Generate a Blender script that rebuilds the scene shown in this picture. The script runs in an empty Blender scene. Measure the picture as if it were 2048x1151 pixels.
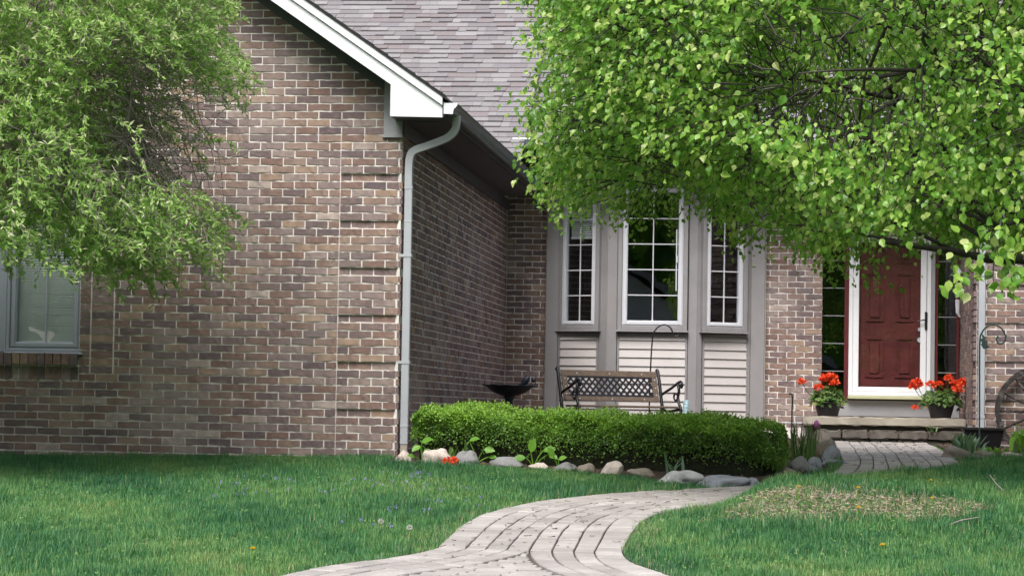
import bpy, bmesh, math, random
import numpy as np
from mathutils import Vector, Matrix

R = math.radians
rng = np.random.default_rng(7)
random.seed(7)
scene = bpy.context.scene
COL = scene.collection

# ------------------------------------------------------------------ camera
cam_d = bpy.data.cameras.new('camera'); cam = bpy.data.objects.new('camera', cam_d); COL.objects.link(cam)
CAM = (3.376, -21.805, 0.438)
yaw, pitch, roll = R(6.2943), R(2.6511), 0.017
fw = Vector((-math.sin(yaw)*math.cos(pitch), math.cos(yaw)*math.cos(pitch), math.sin(pitch)))
rt = Vector((math.cos(yaw), math.sin(yaw), 0)); up = rt.cross(fw)
r2 = math.cos(roll)*rt + math.sin(roll)*up; u2 = -math.sin(roll)*rt + math.cos(roll)*up
m = Matrix((r2, u2, -fw)).transposed().to_4x4(); m.translation = CAM
cam.matrix_world = m
cam_d.sensor_width = 36; cam_d.lens = 5200/2048*36; cam_d.clip_end = 2000
scene.camera = cam

# ------------------------------------------------------------------ light
SUN_EL, SUN_AZ = R(55), R(190)
SUN = Vector((math.sin(SUN_AZ)*math.cos(SUN_EL), math.cos(SUN_AZ)*math.cos(SUN_EL), math.sin(SUN_EL)))
w = bpy.data.worlds.new('World'); scene.world = w; w.use_nodes = True
nt = w.node_tree; bg = nt.nodes['Background']
sky = nt.nodes.new('ShaderNodeTexSky'); sky.sky_type = 'NISHITA'; sky.sun_disc = False
sky.sun_elevation = SUN_EL; sky.sun_rotation = SUN_AZ
sky.air_density = 1.0; sky.dust_density = 4.0; sky.ozone_density = 1.0
hs = nt.nodes.new('ShaderNodeHueSaturation'); hs.inputs['Saturation'].default_value = 0.62
nt.links.new(sky.outputs[0], hs.inputs['Color']); nt.links.new(hs.outputs[0], bg.inputs['Color'])
bg.inputs['Strength'].default_value = 0.093
sd = bpy.data.lights.new('sun', 'SUN'); sd.energy = 1.7; sd.angle = R(32); sd.color = (1, .975, .94)
so = bpy.data.objects.new('sun', sd); COL.objects.link(so)
so.rotation_euler = SUN.to_track_quat('Z', 'Y').to_euler(); so.location = (0, 10, 30)
vs = scene.view_settings; vs.view_transform = 'Standard'; vs.look = 'None'; vs.gamma = 1; vs.use_curve_mapping = False
vs.exposure = 1.30
scene.render.engine = 'CYCLES'
scene.cycles.max_bounces = 8; scene.cycles.transparent_max_bounces = 12

# ------------------------------------------------------------------ materials
class NT:
    def __init__(s, name):
        s.m = bpy.data.materials.new(name); s.m.use_nodes = True; s.t = s.m.node_tree
        s.b = s.t.nodes['Principled BSDF']; s.out = s.t.nodes['Material Output']
    def n(s, typ, **kw):
        x = s.t.nodes.new(typ)
        for k, v in kw.items(): setattr(x, k, v)
        return x
    def l(s, a, b): s.t.links.new(a, b)
    def noise(s, scale, detail=4, rough=.6, vec=None, stretch=None):
        x = s.n('ShaderNodeTexNoise'); x.inputs['Scale'].default_value = scale
        x.inputs['Detail'].default_value = detail; x.inputs['Roughness'].default_value = rough
        v = vec
        if v is None:
            v = s.n('ShaderNodeNewGeometry').outputs['Position']
        if stretch:
            mp = s.n('ShaderNodeMapping'); mp.inputs['Scale'].default_value = stretch
            s.l(v, mp.inputs['Vector']); v = mp.outputs[0]
        s.l(v, x.inputs['Vector'])
        return x.outputs['Fac']
    def ramp(s, fac, stops, interp='LINEAR'):
        x = s.n('ShaderNodeValToRGB'); x.color_ramp.interpolation = interp
        e = x.color_ramp.elements
        while len(e) < len(stops): e.new(.5)
        for el, (p, c) in zip(e, stops):
            el.position = p; el.color = (*c, 1) if len(c) == 3 else c
        s.l(fac, x.inputs[0]); return x.outputs['Color']
    def mix(s, fac, a, b, typ='MIX'):
        x = s.n('ShaderNodeMix', data_type='RGBA', blend_type=typ)
        for i, v in ((0, fac), (6, a), (7, b)):
            if isinstance(v, (int, float)): x.inputs[i].default_value = v
            elif isinstance(v, tuple): x.inputs[i].default_value = (*v, 1)
            else: s.l(v, x.inputs[i])
        return x.outputs[2]
    def math(s, op, a, b=0.0):
        x = s.n('ShaderNodeMath', operation=op)
        for i, v in ((0, a), (1, b)):
            if isinstance(v, (int, float)): x.inputs[i].default_value = v
            else: s.l(v, x.inputs[i])
        return x.outputs[0]
    def rnd(s):
        a = s.n('ShaderNodeObjectInfo').outputs['Random']; b = s.n('ShaderNodeNewGeometry').outputs['Random Per Island']
        return s.math('FRACT', s.math('ADD', s.math('MULTIPLY', a, 7.31), b))
    def col(s, c):
        if isinstance(c, tuple): s.b.inputs['Base Color'].default_value = (*c, 1)
        else: s.l(c, s.b.inputs['Base Color'])
    def bump(s, h, strength=.3, dist=.01):
        x = s.n('ShaderNodeBump'); x.inputs['Strength'].default_value = strength; x.inputs['Distance'].default_value = dist
        s.l(h, x.inputs['Height']); s.l(x.outputs[0], s.b.inputs['Normal'])
    def fin(s, rough=.6, spec=.4, metal=0):
        s.b.inputs['Roughness'].default_value = rough; s.b.inputs['Specular IOR Level'].default_value = spec
        s.b.inputs['Metallic'].default_value = metal
        return s.m

def mat_simple(name, c, rough=.5, var=.12, scale=9, spec=.4, bump=0, metal=0, detail=5, dirt=None):
    t = NT(name); f = t.noise(scale, detail)
    d = tuple(x*(1-var) for x in c); l = tuple(min(1, x*(1+var)) for x in c)
    cc = t.ramp(f, [(.3, d), (.7, l)])
    if dirt:
        f2 = t.noise(dirt[0], 6, .7)
        cc = t.mix(t.ramp(f2, [(dirt[1], (0, 0, 0)), (dirt[1]+.18, (1, 1, 1))]), cc, dirt[2])
    t.col(cc)
    if bump: t.bump(t.noise(scale*6, 4), bump, .004)
    return t.fin(rough, spec, metal)

def mat_brick():
    t = NT('brick')
    r = t.rnd()
    base = t.ramp(r, [(0, (0.260, 0.170, 0.144)), (.14, (0.170, 0.127, 0.130)), (.27, (0.293, 0.204, 0.166)), (.40, (0.211, 0.154, 0.152)), (.52, (0.362, 0.257, 0.193)),
                      (.60, (0.282, 0.215, 0.209)), (.72, (0.226, 0.145, 0.121)), (.82, (0.334, 0.262, 0.239)), (.91, (0.145, 0.112, 0.121)), (.97, (0.468, 0.384, 0.347))], 'CONSTANT')
    n1 = t.noise(11, 4, .6, stretch=(1, 1, 1.6))
    base = t.mix(t.ramp(n1, [(.32, (.5, .5, .5)), (.66, (0, 0, 0))]), base, (.115, .085, .088))
    n2 = t.noise(17, 5, .65, stretch=(.8, .8, 2.2))
    base = t.mix(t.ramp(n2, [(.52, (0, 0, 0)), (.75, (.45, .45, .45))]), base, (.38, .285, .22))
    n3 = t.noise(24, 6, .75)
    base = t.mix(t.ramp(n3, [(.60, (0, 0, 0)), (.78, (.75, .75, .75))]), base, (.52, .47, .43))
    n4 = t.noise(1.3, 3, .5)
    base = t.mix(t.ramp(n4, [(.5, (0, 0, 0)), (.75, (.35, .35, .35))]), base, (.46, .40, .36))
    t.col(base); t.bump(t.noise(60, 6, .7), .7, .006)
    return t.fin(.9, .15)
def mat_mortar():
    t = NT('mortar'); n = t.noise(6, 6, .7)
    t.col(t.ramp(n, [(.3, (.62, .575, .545)), (.7, (.84, .80, .765))])); t.bump(t.noise(150, 3), .5, .004)
    return t.fin(.95, .1)
def mat_shingle():
    t = NT('asphalt_shingle')
    base = t.ramp(t.rnd(), [(0, (0.182, 0.171, 0.177)), (.2, (0.158, 0.146, 0.152)), (.36, (0.208, 0.197, 0.203)), (.52, (0.170, 0.149, 0.153)), (.66, (0.191, 0.182, 0.186)), (.8, (0.163, 0.153, 0.163)), (.9, (0.224, 0.215, 0.219))], 'CONSTANT')
    n = t.noise(220, 3, .8); base = t.mix(.55, base, t.ramp(n, [(.3, (.25, .25, .25)), (.7, (.95, .95, .95))]), 'OVERLAY')
    t.col(base); t.bump(n, .5, .003)
    return t.fin(.95, .1)
def mat_leaf(name, stops, trans=.35, rough=.42, attr=None, tcol=(.30, .50, .05)):
    t = NT(name)
    if attr:
        a = t.n('ShaderNodeAttribute', attribute_name=attr).outputs['Fac']
        r = t.math('ADD', t.math('MULTIPLY', t.n('ShaderNodeNewGeometry').outputs['Random Per Island'], .3), t.math('MULTIPLY', a, .7))
    else: r = t.rnd()
    c = t.ramp(r, stops); t.col(c)
    tr = t.n('ShaderNodeBsdfTranslucent'); t.l(t.mix(.5, c, tcol), tr.inputs['Color'])
    mx = t.n('ShaderNodeMixShader'); mx.inputs[0].default_value = trans
    t.l(t.b.outputs[0], mx.inputs[1]); t.l(tr.outputs[0], mx.inputs[2]); t.l(mx.outputs[0], t.out.inputs['Surface'])
    return t.fin(rough, .5)
def mat_glass(tint=.90, boost=1.0):
    t = NT('window_glass')
    lw_ = t.n('ShaderNodeLayerWeight'); lw_.inputs['Blend'].default_value = .5
    fr = t.math('ADD', .095, t.math('MULTIPLY', .93, t.math('POWER', lw_.outputs['Facing'], 5.0)))
    gl = t.n('ShaderNodeBsdfGlossy'); gl.inputs['Roughness'].default_value = .004; gl.inputs['Color'].default_value = (.95, .97, 1, 1)
    tp = t.n('ShaderNodeBsdfTransparent'); tp.inputs['Color'].default_value = (tint*.97, tint, tint, 1)
    bp = t.n('ShaderNodeBump'); bp.inputs['Strength'].default_value = .05; bp.inputs['Distance'].default_value = .02
    t.l(t.noise(2.2, 1), bp.inputs['Height'])
    t.l(bp.outputs[0], gl.inputs['Normal']); 
    mx = t.n('ShaderNodeMixShader'); t.l(t.math('MULTIPLY', fr, boost), mx.inputs[0]); t.l(tp.outputs[0], mx.inputs[1]); t.l(gl.outputs[0], mx.inputs[2])
    t.l(mx.outputs[0], t.out.inputs['Surface'])
    return t.m
def mat_lawn():
    t = NT('lawn_soil'); n = t.noise(3, 6, .7)
    t.col(t.ramp(n, [(.3, (.030, .070, .022)), (.55, (.055, .105, .030)), (.75, (.09, .125, .045))])); t.bump(t.noise(40, 4), .6, .02)
    return t.fin(.95, .1)
def mat_grass():
    t = NT('grass_blade')
    a = t.n('ShaderNodeAttribute', attribute_name='tint').outputs['Fac']
    c = t.ramp(a, [(0, (.030, .126, .058)), (.3, (.064, .205, .074)), (.55, (.122, .285, .086)), (.78, (.235, .365, .12)), (.9, (.36, .31, .17)), (1, (.46, .38, .27))])
    t.col(c)
    tr = t.n('ShaderNodeBsdfTranslucent'); t.l(c, tr.inputs['Color'])
    mx = t.n('ShaderNodeMixShader'); mx.inputs[0].default_value = .35
    t.l(t.b.outputs[0], mx.inputs[1]); t.l(tr.outputs[0], mx.inputs[2]); t.l(mx.outputs[0], t.out.inputs['Surface'])
    return t.fin(.5, .35)
def mat_paver():
    t = NT('concrete_paver')
    c = t.ramp(t.rnd(), [(0, (0.273, 0.250, 0.237)), (.3, (0.349, 0.324, 0.310)), (.6, (0.311, 0.284, 0.272)), (.85, (0.387, 0.359, 0.343))])
    n = t.noise(3.2, 6, .7); c = t.mix(t.ramp(n, [(.35, (.6, .6, .6)), (.6, (0, 0, 0))]), c, (.20, .183, .172))
    n = t.noise(130, 4, .7); c = t.mix(.35, c, t.ramp(n, [(.3, (.3, .3, .3)), (.7, (.8, .8, .8))]), 'OVERLAY')
    t.col(c); t.bump(n, .4, .003); return t.fin(.9, .2)
def mat_rock(name, a, b, speck=(.12, .11, .11), sc=9):
    t = NT(name); n = t.noise(sc, 7, .7)
    c = t.ramp(n, [(.3, a), (.7, b)]); n2 = t.noise(sc*7, 4, .8)
    c = t.mix(t.ramp(n2, [(.58, (0, 0, 0)), (.72, (.7, .7, .7))]), c, speck)
    t.col(c); t.bump(n2, .6, .008); return t.fin(.85, .25)

MT = dict(
    brick=mat_brick(), mortar=mat_mortar(), shingle=mat_shingle(),
    white=mat_simple('white_trim', (.72, .73, .76), .45, .05, 4, dirt=(3, .62, (.60, .59, .56))),
    greige=mat_simple('greige_trim', (.250, .240, .246), .5, .08, 5, dirt=(2.5, .58, (.195, .188, .195))),
    frieze=mat_simple('grey_frieze', (.30, .31, .325), .5, .05, 5),
    darktrim=mat_simple('dark_soffit', (.085, .085, .095), .6, .1, 5),
    gutter=mat_simple('gutter_grey_green', (.095, .125, .13), .35, .12, 6, dirt=(5, .58, (.16, .18, .18))),  # dark grey-green with lighter blotches
    spout=mat_simple('downspout_paint', (.40, .415, .45), .4, .06, 3, dirt=(8, .63, (.28, .28, .29))),
    spoutlow=mat_simple('downspout_boot', (.34, .30, .26), .6, .08, 6),
    siding=mat_simple('vinyl_siding', (.50, .465, .46), .5, .04, 3, dirt=(4, .64, (.42, .385, .37))),
    winframe=mat_simple('window_vinyl', (.56, .57, .61), .4, .05, 4, dirt=(6, .6, (.46, .45, .44))),
    winblue=mat_simple('window_frame_grey', (.34, .36, .42), .45, .06, 5),
    glass=mat_glass(), glass2=mat_glass(.96, .28),
    room=mat_simple('room_interior', (.10, .09, .085), .9, .2, 1),
    blind=mat_simple('blind_vinyl', (.82, .82, .83), .6, .04, 3),
    door=mat_simple('maroon_door', (.115, .020, .020), .45, .25, 7, dirt=(11, .63, (.20, .085, .07))),
    maroon=mat_simple('maroon_jamb', (.10, .014, .016), .5, .12, 7),
    olive=mat_simple('threshold', (.42, .42, .27), .5, .08, 8),
    kick=mat_simple('kick_board', (.27, .27, .285), .6, .06, 5),
    dark=mat_simple('black_iron', (.012, .012, .016), .42, .3, 20),
    bath=mat_simple('dark_blue_metal', (.022, .028, .042), .45, .25, 14),
    green_iron=mat_simple('green_iron', (.03, .06, .055), .5, .25, 20),
    pot=mat_simple('black_plastic', (.012, .011, .014), .45, .2, 12),
    soilpot=mat_simple('potting_soil', (.045, .03, .022), .95, .4, 40, bump=.6),
    wood=None, slab=mat_simple('porch_concrete', (.33, .295, .245), .85, .13, 5, bump=.4, dirt=(7, .55, (.27, .24, .20))),
    block=mat_simple('step_block', (.105, .092, .080), .9, .3, 8, bump=.7, dirt=(16, .55, (.065, .058, .05))),
    soil=mat_simple('bed_mulch', (.060, .038, .028), .95, .45, 22, bump=.9, dirt=(30, .58, (.13, .09, .065))),
    lawn=mat_lawn(), grass=mat_grass(), paver=mat_paver(),
    joint=mat_simple('joint_dirt', (.075, .062, .05), .95, .4, 25, bump=.8, dirt=(6, .6, (.06, .075, .03))),
    asphalt=mat_simple('asphalt', (.05, .05, .052), .9, .15, 30),
    pear=mat_leaf('pear_leaf', [(0, (.085, .225, .032)), (.3, (.165, .36, .048)), (.62, (.275, .49, .075)), (.86, (.44, .62, .13)), (1, (.64, .70, .30))], .5, .33),
    bark=mat_simple('dark_bark', (.060, .050, .048), .9, .35, 25, bump=.8),
    twig=mat_simple('grey_twig', (.24, .205, .195), .9, .3, 30),
    willow=mat_leaf('willow_leaf', [(0, (.15, .32, .055)), (.35, (.27, .48, .095)), (.68, (.41, .60, .16)), (.87, (.60, .69, .32)), (1, (.80, .76, .55))], .5, .5, tcol=(.42, .60, .16)),
    box=mat_leaf('boxwood_leaf', [(0, (0.159, 0.128, 0.055)), (.16, (0.059, 0.122, 0.029)), (.42, (0.104, 0.220, 0.037)), (.66, (0.207, 0.390, 0.051)), (1, (0.403, 0.634, 0.091))], .3, .4, attr='tint'),
    boxcore=mat_simple('boxwood_dark_filler', (.022, .026, .012), .95, .5, 30),  # near-black tone of the added hedge filler
    geranium=mat_leaf('geranium_leaf', [(0, (.035, .085, .02)), (.5, (.075, .155, .03)), (.9, (.13, .22, .045)), (1, (.32, .20, .06))], .3, .5),
    petal=mat_leaf('red_petal', [(0, (.62, .045, .012)), (.6, (.85, .085, .018)), (1, (.9, .17, .05))], .3, .5, tcol=(.9, .10, .02)),
    hosta=mat_leaf('hosta_leaf', [(0, (.09, .24, .025)), (1, (.20, .42, .05))], .35, .4),
    blade=mat_leaf('strap_leaf', [(0, (.045, .12, .035)), (.7, (.09, .19, .05)), (1, (.20, .27, .08))], .3, .45),
    lamb=mat_leaf('grey_green_leaf', [(0, (.10, .19, .12)), (1, (.22, .32, .21))], .25, .6),
    tulip=mat_leaf('pink_petal', [(0, (.62, .18, .52)), (1, (.72, .30, .62))], .3, .45, tcol=(.8, .3, .7)),
    yellow=mat_leaf('yellow_petal', [(0, (.80, .52, .02)), (1, (.9, .66, .04))], .25, .6, tcol=(.9, .7, .05)),
    fluff=mat_leaf('seed_fluff', [(0, (.55, .53, .48)), (1, (.7, .68, .64))], .4, .9, tcol=(.7, .7, .65)),
    violet=mat_leaf('violet_petal', [(0, (.14, .10, .38)), (1, (.30, .26, .60))], .3, .6, tcol=(.3, .25, .6)),
    straw=mat_simple('dry_stem', (.32, .25, .16), .9, .3, 30),
    lanternw=mat_simple('lantern_white', (.55, .55, .58), .4, .1, 8),
    coil=mat_simple('pale_blue_coil', (.42, .60, .66), .4, .15, 10),
    rock_a=mat_rock('grey_boulder', (.16, .16, .165), (.26, .255, .26)),
    rock_b=mat_rock('pinkish_boulder', (.40, .33, .29), (.60, .53, .48)),
    rock_c=mat_rock('brown_boulder', (.19, .16, .135), (.30, .255, .21)),
    rock_d=mat_rock('speckled_boulder', (.34, .335, .34), (.60, .59, .58), (.10, .10, .10), 14),
    rock_e=mat_rock('blue_grey_stone', (.18, .19, .22), (.32, .335, .375)),
)
def wood():
    t = NT('weathered_wood'); n = t.noise(5, 6, .7, stretch=(1, 9, 9))
    t.col(t.ramp(n, [(.3, (.075, .052, .038)), (.7, (.165, .125, .098))])); t.bump(n, .5, .004); return t.fin(.75, .25)
MT['wood'] = wood()
def brushwheel():
    t = NT('aged_wheel'); n = t.noise(14, 6, .8)
    t.col(t.ramp(n, [(.5, (.022, .018, .017)), (.68, (.16, .145, .135))])); return t.fin(.7, .3)
MT['wheel'] = brushwheel()

# ------------------------------------------------------------------ object helpers
def link(o, parent=None):
    COL.objects.link(o)
    if parent is not None: o.parent = parent
    return o
def tag(o, label=None, cat=None, group=None, kind=None):
    if label: o['label'] = label
    if cat: o['category'] = cat
    if group: o['group'] = group
    if kind: o['kind'] = kind
    return o
def empty(name, loc=(0, 0, 0), rz=0, label=None, cat=None, group=None):
    o = bpy.data.objects.new(name, None); o.empty_display_size = .1; link(o); o.location = loc; o.rotation_euler = (0, 0, rz)
    return tag(o, label, cat, group)
def mesh_np(name, V, F, smooth=False, attr=None):
    """V (n,3); F (m,k) int array or list of such arrays"""
    me = bpy.data.meshes.new(name)
    Fs = F if isinstance(F, list) else [F]
    V = np.asarray(V, dtype=np.float32)
    me.vertices.add(len(V)); me.vertices.foreach_set('co', V.ravel())
    tot = sum(f.size for f in Fs); me.loops.add(tot)
    me.loops.foreach_set('vertex_index', np.concatenate([f.ravel() for f in Fs]).astype(np.int32))
    cnt = np.concatenate([np.full(len(f), f.shape[1]) for f in Fs]); st = np.concatenate([[0], np.cumsum(cnt)[:-1]])
    me.polygons.add(len(cnt)); me.polygons.foreach_set('loop_start', st.astype(np.int32)); me.polygons.foreach_set('loop_total', cnt.astype(np.int32))
    me.polygons.foreach_set('use_smooth', np.full(len(cnt), bool(smooth)))
    me.update(calc_edges=True); me.validate()
    if attr is not None:
        a = me.attributes.new('tint', 'FLOAT', 'POINT'); a.data.foreach_set('value', np.asarray(attr, dtype=np.float32))
    return me
def obj_np(name, V, F, mt, parent=None, smooth=False, attr=None):
    me = mesh_np(name, V, F, smooth, attr); me.materials.append(MT[mt] if isinstance(mt, str) else mt)
    return link(bpy.data.objects.new(name, me), parent)

class MB:
    def __init__(s): s.v = []; s.f = []
    def add(s, v, f):
        o = len(s.v); s.v += [tuple(p) for p in v]; s.f += [tuple(i+o for i in q) for q in f]; return s
    def box(s, x0, x1, y0, y1, z0, z1):
        return s.add([(x0, y0, z0), (x1, y0, z0), (x1, y1, z0), (x0, y1, z0), (x0, y0, z1), (x1, y0, z1), (x1, y1, z1), (x0, y1, z1)],
                     [(0, 3, 2, 1), (4, 5, 6, 7), (0, 1, 5, 4), (1, 2, 6, 5), (2, 3, 7, 6), (3, 0, 4, 7)])
    def prism(s, poly, a, b, axis='y'):
        """poly: list of 2D points; extruded along axis from a to b. axis y: poly in (x,z); axis z: (x,y); axis x: (y,z)"""
        n = len(poly)
        def p(q, t): return (q[0], t, q[1]) if axis == 'y' else ((q[0], q[1], t) if axis == 'z' else (t, q[0], q[1]))
        v = [p(q, a) for q in poly] + [p(q, b) for q in poly]
        f = [tuple(range(n)), tuple(range(2*n-1, n-1, -1))] + [(i, i+n, (i+1) % n+n, (i+1) % n) for i in range(n)]
        return s.add(v, f)
    def frame(s, x0, x1, z0, z1, t, y0, y1, tb=None, tt=None):
        tb = t if tb is None else tb; tt = t if tt is None else tt
        s.box(x0, x0+t, y0, y1, z0, z1); s.box(x1-t, x1, y0, y1, z0, z1)
        s.box(x0+t, x1-t, y0, y1, z0, z0+tb); s.box(x0+t, x1-t, y0, y1, z1-tt, z1); return s
    def tube(s, pts, rad, n=6, cap=True, flat=None):
        pts = [Vector(p) for p in pts]; k = len(pts)
        rads = rad if isinstance(rad, (list, tuple)) else [rad]*k
        ref = None; rings = []
        for i, p in enumerate(pts):
            d = (pts[min(i+1, k-1)] - pts[max(i-1, 0)])
            if d.length < 1e-9: d = Vector((0, 0, 1))
            d.normalize()
            if ref is None:
                ref = Vector((0, 1, 0)) if abs(d.y) < .8 else Vector((1, 0, 0))
            a = (ref - d*ref.dot(d)); a.normalize(); b = d.cross(a); ref = a
            ring = []
            for j in range(n):
                t = 2*math.pi*(j+.5)/n
                ring.append(p + a*math.cos(t)*rads[i]*(flat or 1) + b*math.sin(t)*rads[i])
            rings.append(ring)
        v = [q for r in rings for q in r]; f = []
        for i in range(k-1):
            for j in range(n):
                f.append((i*n+j, i*n+(j+1) % n, (i+1)*n+(j+1) % n, (i+1)*n+j))
        if cap: f += [tuple(range(n-1, -1, -1)), tuple((k-1)*n+j for j in range(n))]
        return s.add(v, f)
    def lathe(s, prof, n=24, c=(0, 0, 0), wav=None):
        v = []; f = []
        for i, (r, z) in enumerate(prof):
            for j in range(n):
                t = 2*math.pi*j/n; rr = r; zz = z
                if wav and i >= wav[0]: rr = r*(1+wav[1]*math.cos(wav[2]*t)); zz = z+wav[3]*math.cos(wav[2]*t)
                v.append((c[0]+rr*math.cos(t), c[1]+rr*math.sin(t), c[2]+zz))
        for i in range(len(prof)-1):
            for j in range(n): f.append((i*n+j, i*n+(j+1) % n, (i+1)*n+(j+1) % n, (i+1)*n+j))
        return s.add(v, f)
    def mesh(s, name, smooth=False, bevel=0, seg=1):
        me = bpy.data.meshes.new(name); me.from_pydata(s.v, [], s.f)
        bm = bmesh.new(); bm.from_mesh(me); bmesh.ops.recalc_face_normals(bm, faces=bm.faces)
        if bevel:
            bmesh.ops.bevel(bm, geom=[e for e in bm.edges if e.is_manifold and e.calc_face_angle(0) > .5], offset=bevel, segments=seg, affect='EDGES')
        bm.to_mesh(me); bm.free()
        if smooth:
            me.polygons.foreach_set('use_smooth', [True]*len(me.polygons))
        return me
    def obj(s, name, mt, parent=None, smooth=False, bevel=0, loc=None, rz=None, seg=1):
        me = s.mesh(name, smooth, bevel, seg); me.materials.append(MT[mt])
        o = link(bpy.data.objects.new(name, me), parent)
        if loc is not None: o.location = loc
        if rz is not None: o.rotation_euler = (0, 0, rz)
        return o
def copy_tree(o, parent=None):
    c = o.copy(); COL.objects.link(c); c.parent = parent
    for ch in list(o.children): copy_tree(ch, c)
    return c
def catmull(P, n=12):
    P = [np.array(p, float) for p in P]; P = [2*P[0]-P[1]] + P + [2*P[-1]-P[-2]]; out = []
    for i in range(1, len(P)-2):
        for t in np.linspace(0, 1, n, endpoint=False):
            a, b, c, d = P[i-1:i+3]
            out.append(.5*((2*b)+(-a+c)*t+(2*a-5*b+4*c-d)*t*t+(-a+3*b-3*c+d)*t**3))
    out.append(P[-2]); return np.array(out)
def in_poly(X, Y, poly):
    X = np.asarray(X); Y = np.asarray(Y); r = np.zeros(X.shape, bool); n = len(poly)
    for i in range(n):
        x0, y0 = poly[i]; x1, y1 = poly[(i+1) % n]
        c = ((y0 > Y) != (y1 > Y)) & (X < (x1-x0)*(Y-y0)/((y1-y0) if y1 != y0 else 1e-9)+x0)
        r ^= c
    return r
def poly_dist(X, Y, L):
    """distance of points to polyline L (k,2)"""
    d = np.full(np.shape(X), 1e9)
    for (ax, ay), (bx, by) in zip(L[:-1], L[1:]):
        ux, uy = bx-ax, by-ay; q = np.clip(((X-ax)*ux+(Y-ay)*uy)/(ux*ux+uy*uy+1e-12), 0, 1)
        d = np.minimum(d, np.hypot(X-ax-q*ux, Y-ay-q*uy))
    return d
def rot_mats(n, up_dirs=None, spread=.6, roll=True):
    """random rotation matrices whose z axis scatters about up_dirs; columns are axes"""
    z = (up_dirs if up_dirs is not None else np.tile([0, 0, 1.], (n, 1))) + rng.normal(0, spread, (n, 3))
    z /= np.linalg.norm(z, axis=1)[:, None]+1e-9
    a = rng.normal(0, 1, (n, 3)); a -= (a*z).sum(1)[:, None]*z; a /= np.linalg.norm(a, axis=1)[:, None]+1e-9
    b = np.cross(z, a); return np.stack([a, b, z], axis=2)
def dir_mats(y, normal_hint, spread=.3):
    """rotation matrices with y axis along given directions, z axis near hint"""
    y = y/(np.linalg.norm(y, axis=1)[:, None]+1e-9)
    h = normal_hint+rng.normal(0, spread, y.shape); z = h-(h*y).sum(1)[:, None]*y; z /= np.linalg.norm(z, axis=1)[:, None]+1e-9
    x = np.cross(y, z); return np.stack([x, y, z], axis=2)
def scatter(T, TF, pos, M, sc, attr=None):
    """template verts T (k,3), faces TF (m,3) copied at pos with matrices M and scales sc"""
    n = len(pos); k = len(T); sc = np.asarray(sc, float)
    if sc.ndim == 1: sc = np.repeat(sc[:, None], 3, 1)
    V = np.einsum('nij,nkj->nki', M, T[None]*sc[:, None, :])+pos[:, None, :]
    F = TF[None]+(np.arange(n)*k)[:, None, None]
    return V.reshape(-1, 3), F.reshape(-1, TF.shape[1]), (None if attr is None else np.repeat(attr, k))
LEAF = np.array([(0, 0, 0), (-.30, .22, .05), (-.36, .52, .06), (0, 1, -.10), (.36, .52, .06), (.30, .22, .05), (0, .5, -.02)], float)
LEAF_F = np.array([(0, 6, 1), (1, 6, 2), (2, 6, 3), (0, 5, 6), (5, 4, 6), (4, 3, 6)])
SLIM = np.array([(0, 0, 0), (-.5, .5, .06), (0, 1, 0), (.5, .5, .06)], float); SLIM_F = np.array([(0, 2, 1), (0, 3, 2)])

# ------------------------------------------------------------------ ground
CENTRE = catmull([(1.975, -8.05), (1.955, -7.4), (1.945, -6.7), (1.99, -5.9), (2.17, -5.1), (2.55, -4.4), (3.1, -3.8), (3.65, -3.05), (4.05, -2.0), (4.22, -.6), (4.27, 1.2), (4.28, 3.2), (4.28, 5.0), (4.28, 6.75)], 10)
HALF = .50
def mound(X, Y):
    d = poly_dist(X, Y, CENTRE[::2]); k = np.clip((d-HALF-.01)/.27, 0, 1); k = k*k*(3-2*k)
    e = np.clip((X-2.75)/.55, 0, 1); e = e*e*(3-2*e)
    near = np.clip((Y+8.0)/3.0, 0, 1); near = near*near*(3-2*near)
    side = (X > np.interp(Y, CENTRE[:, 1], CENTRE[:, 0]))
    far = np.clip((1.0-Y)/3.0, 0, 1)
    return .175*k*e*near*far*side*np.clip((6.5-X)/1.0, 0, 1)
def zg(X, Y):
    X = np.asarray(X, float); Y = np.asarray(Y, float)
    a, b, k, y0 = .05, .013, 2.0, -1.0
    z = b*Y-(a-b)*k*np.logaddexp(0, -(Y-y0)/k)+(a-b)*k*np.log1p(math.exp(y0/k))
    z = np.where(Y < -22, -1.028+(Y+22)*.004, z)
    return z+.016*np.clip(X, -5, 0)*(Y < 30)+mound(X, Y)
def zgs(x, y): return float(zg(x, y))
gx = np.unique(np.concatenate([np.linspace(-300, -8, 14), np.arange(-8, 9.01, .25), np.linspace(9, 300, 14)]))
gy = np.unique(np.concatenate([np.linspace(-300, -24, 14), np.arange(-24, 9.01, .25), np.linspace(9, 300, 12)]))
GX, GY = np.meshgrid(gx, gy); GZ = zg(GX, GY)
nx, ny = len(gx), len(gy); idx = np.arange(nx*ny).reshape(ny, nx)
F = np.stack([idx[:-1, :-1], idx[:-1, 1:], idx[1:, 1:], idx[1:, :-1]], -1).reshape(-1, 4)
g = obj_np('ground', np.stack([GX, GY, GZ], -1).reshape(-1, 3), F, 'lawn', None, True); tag(g, 'lawn soil that the grass and the house stand on', kind='structure')

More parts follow.
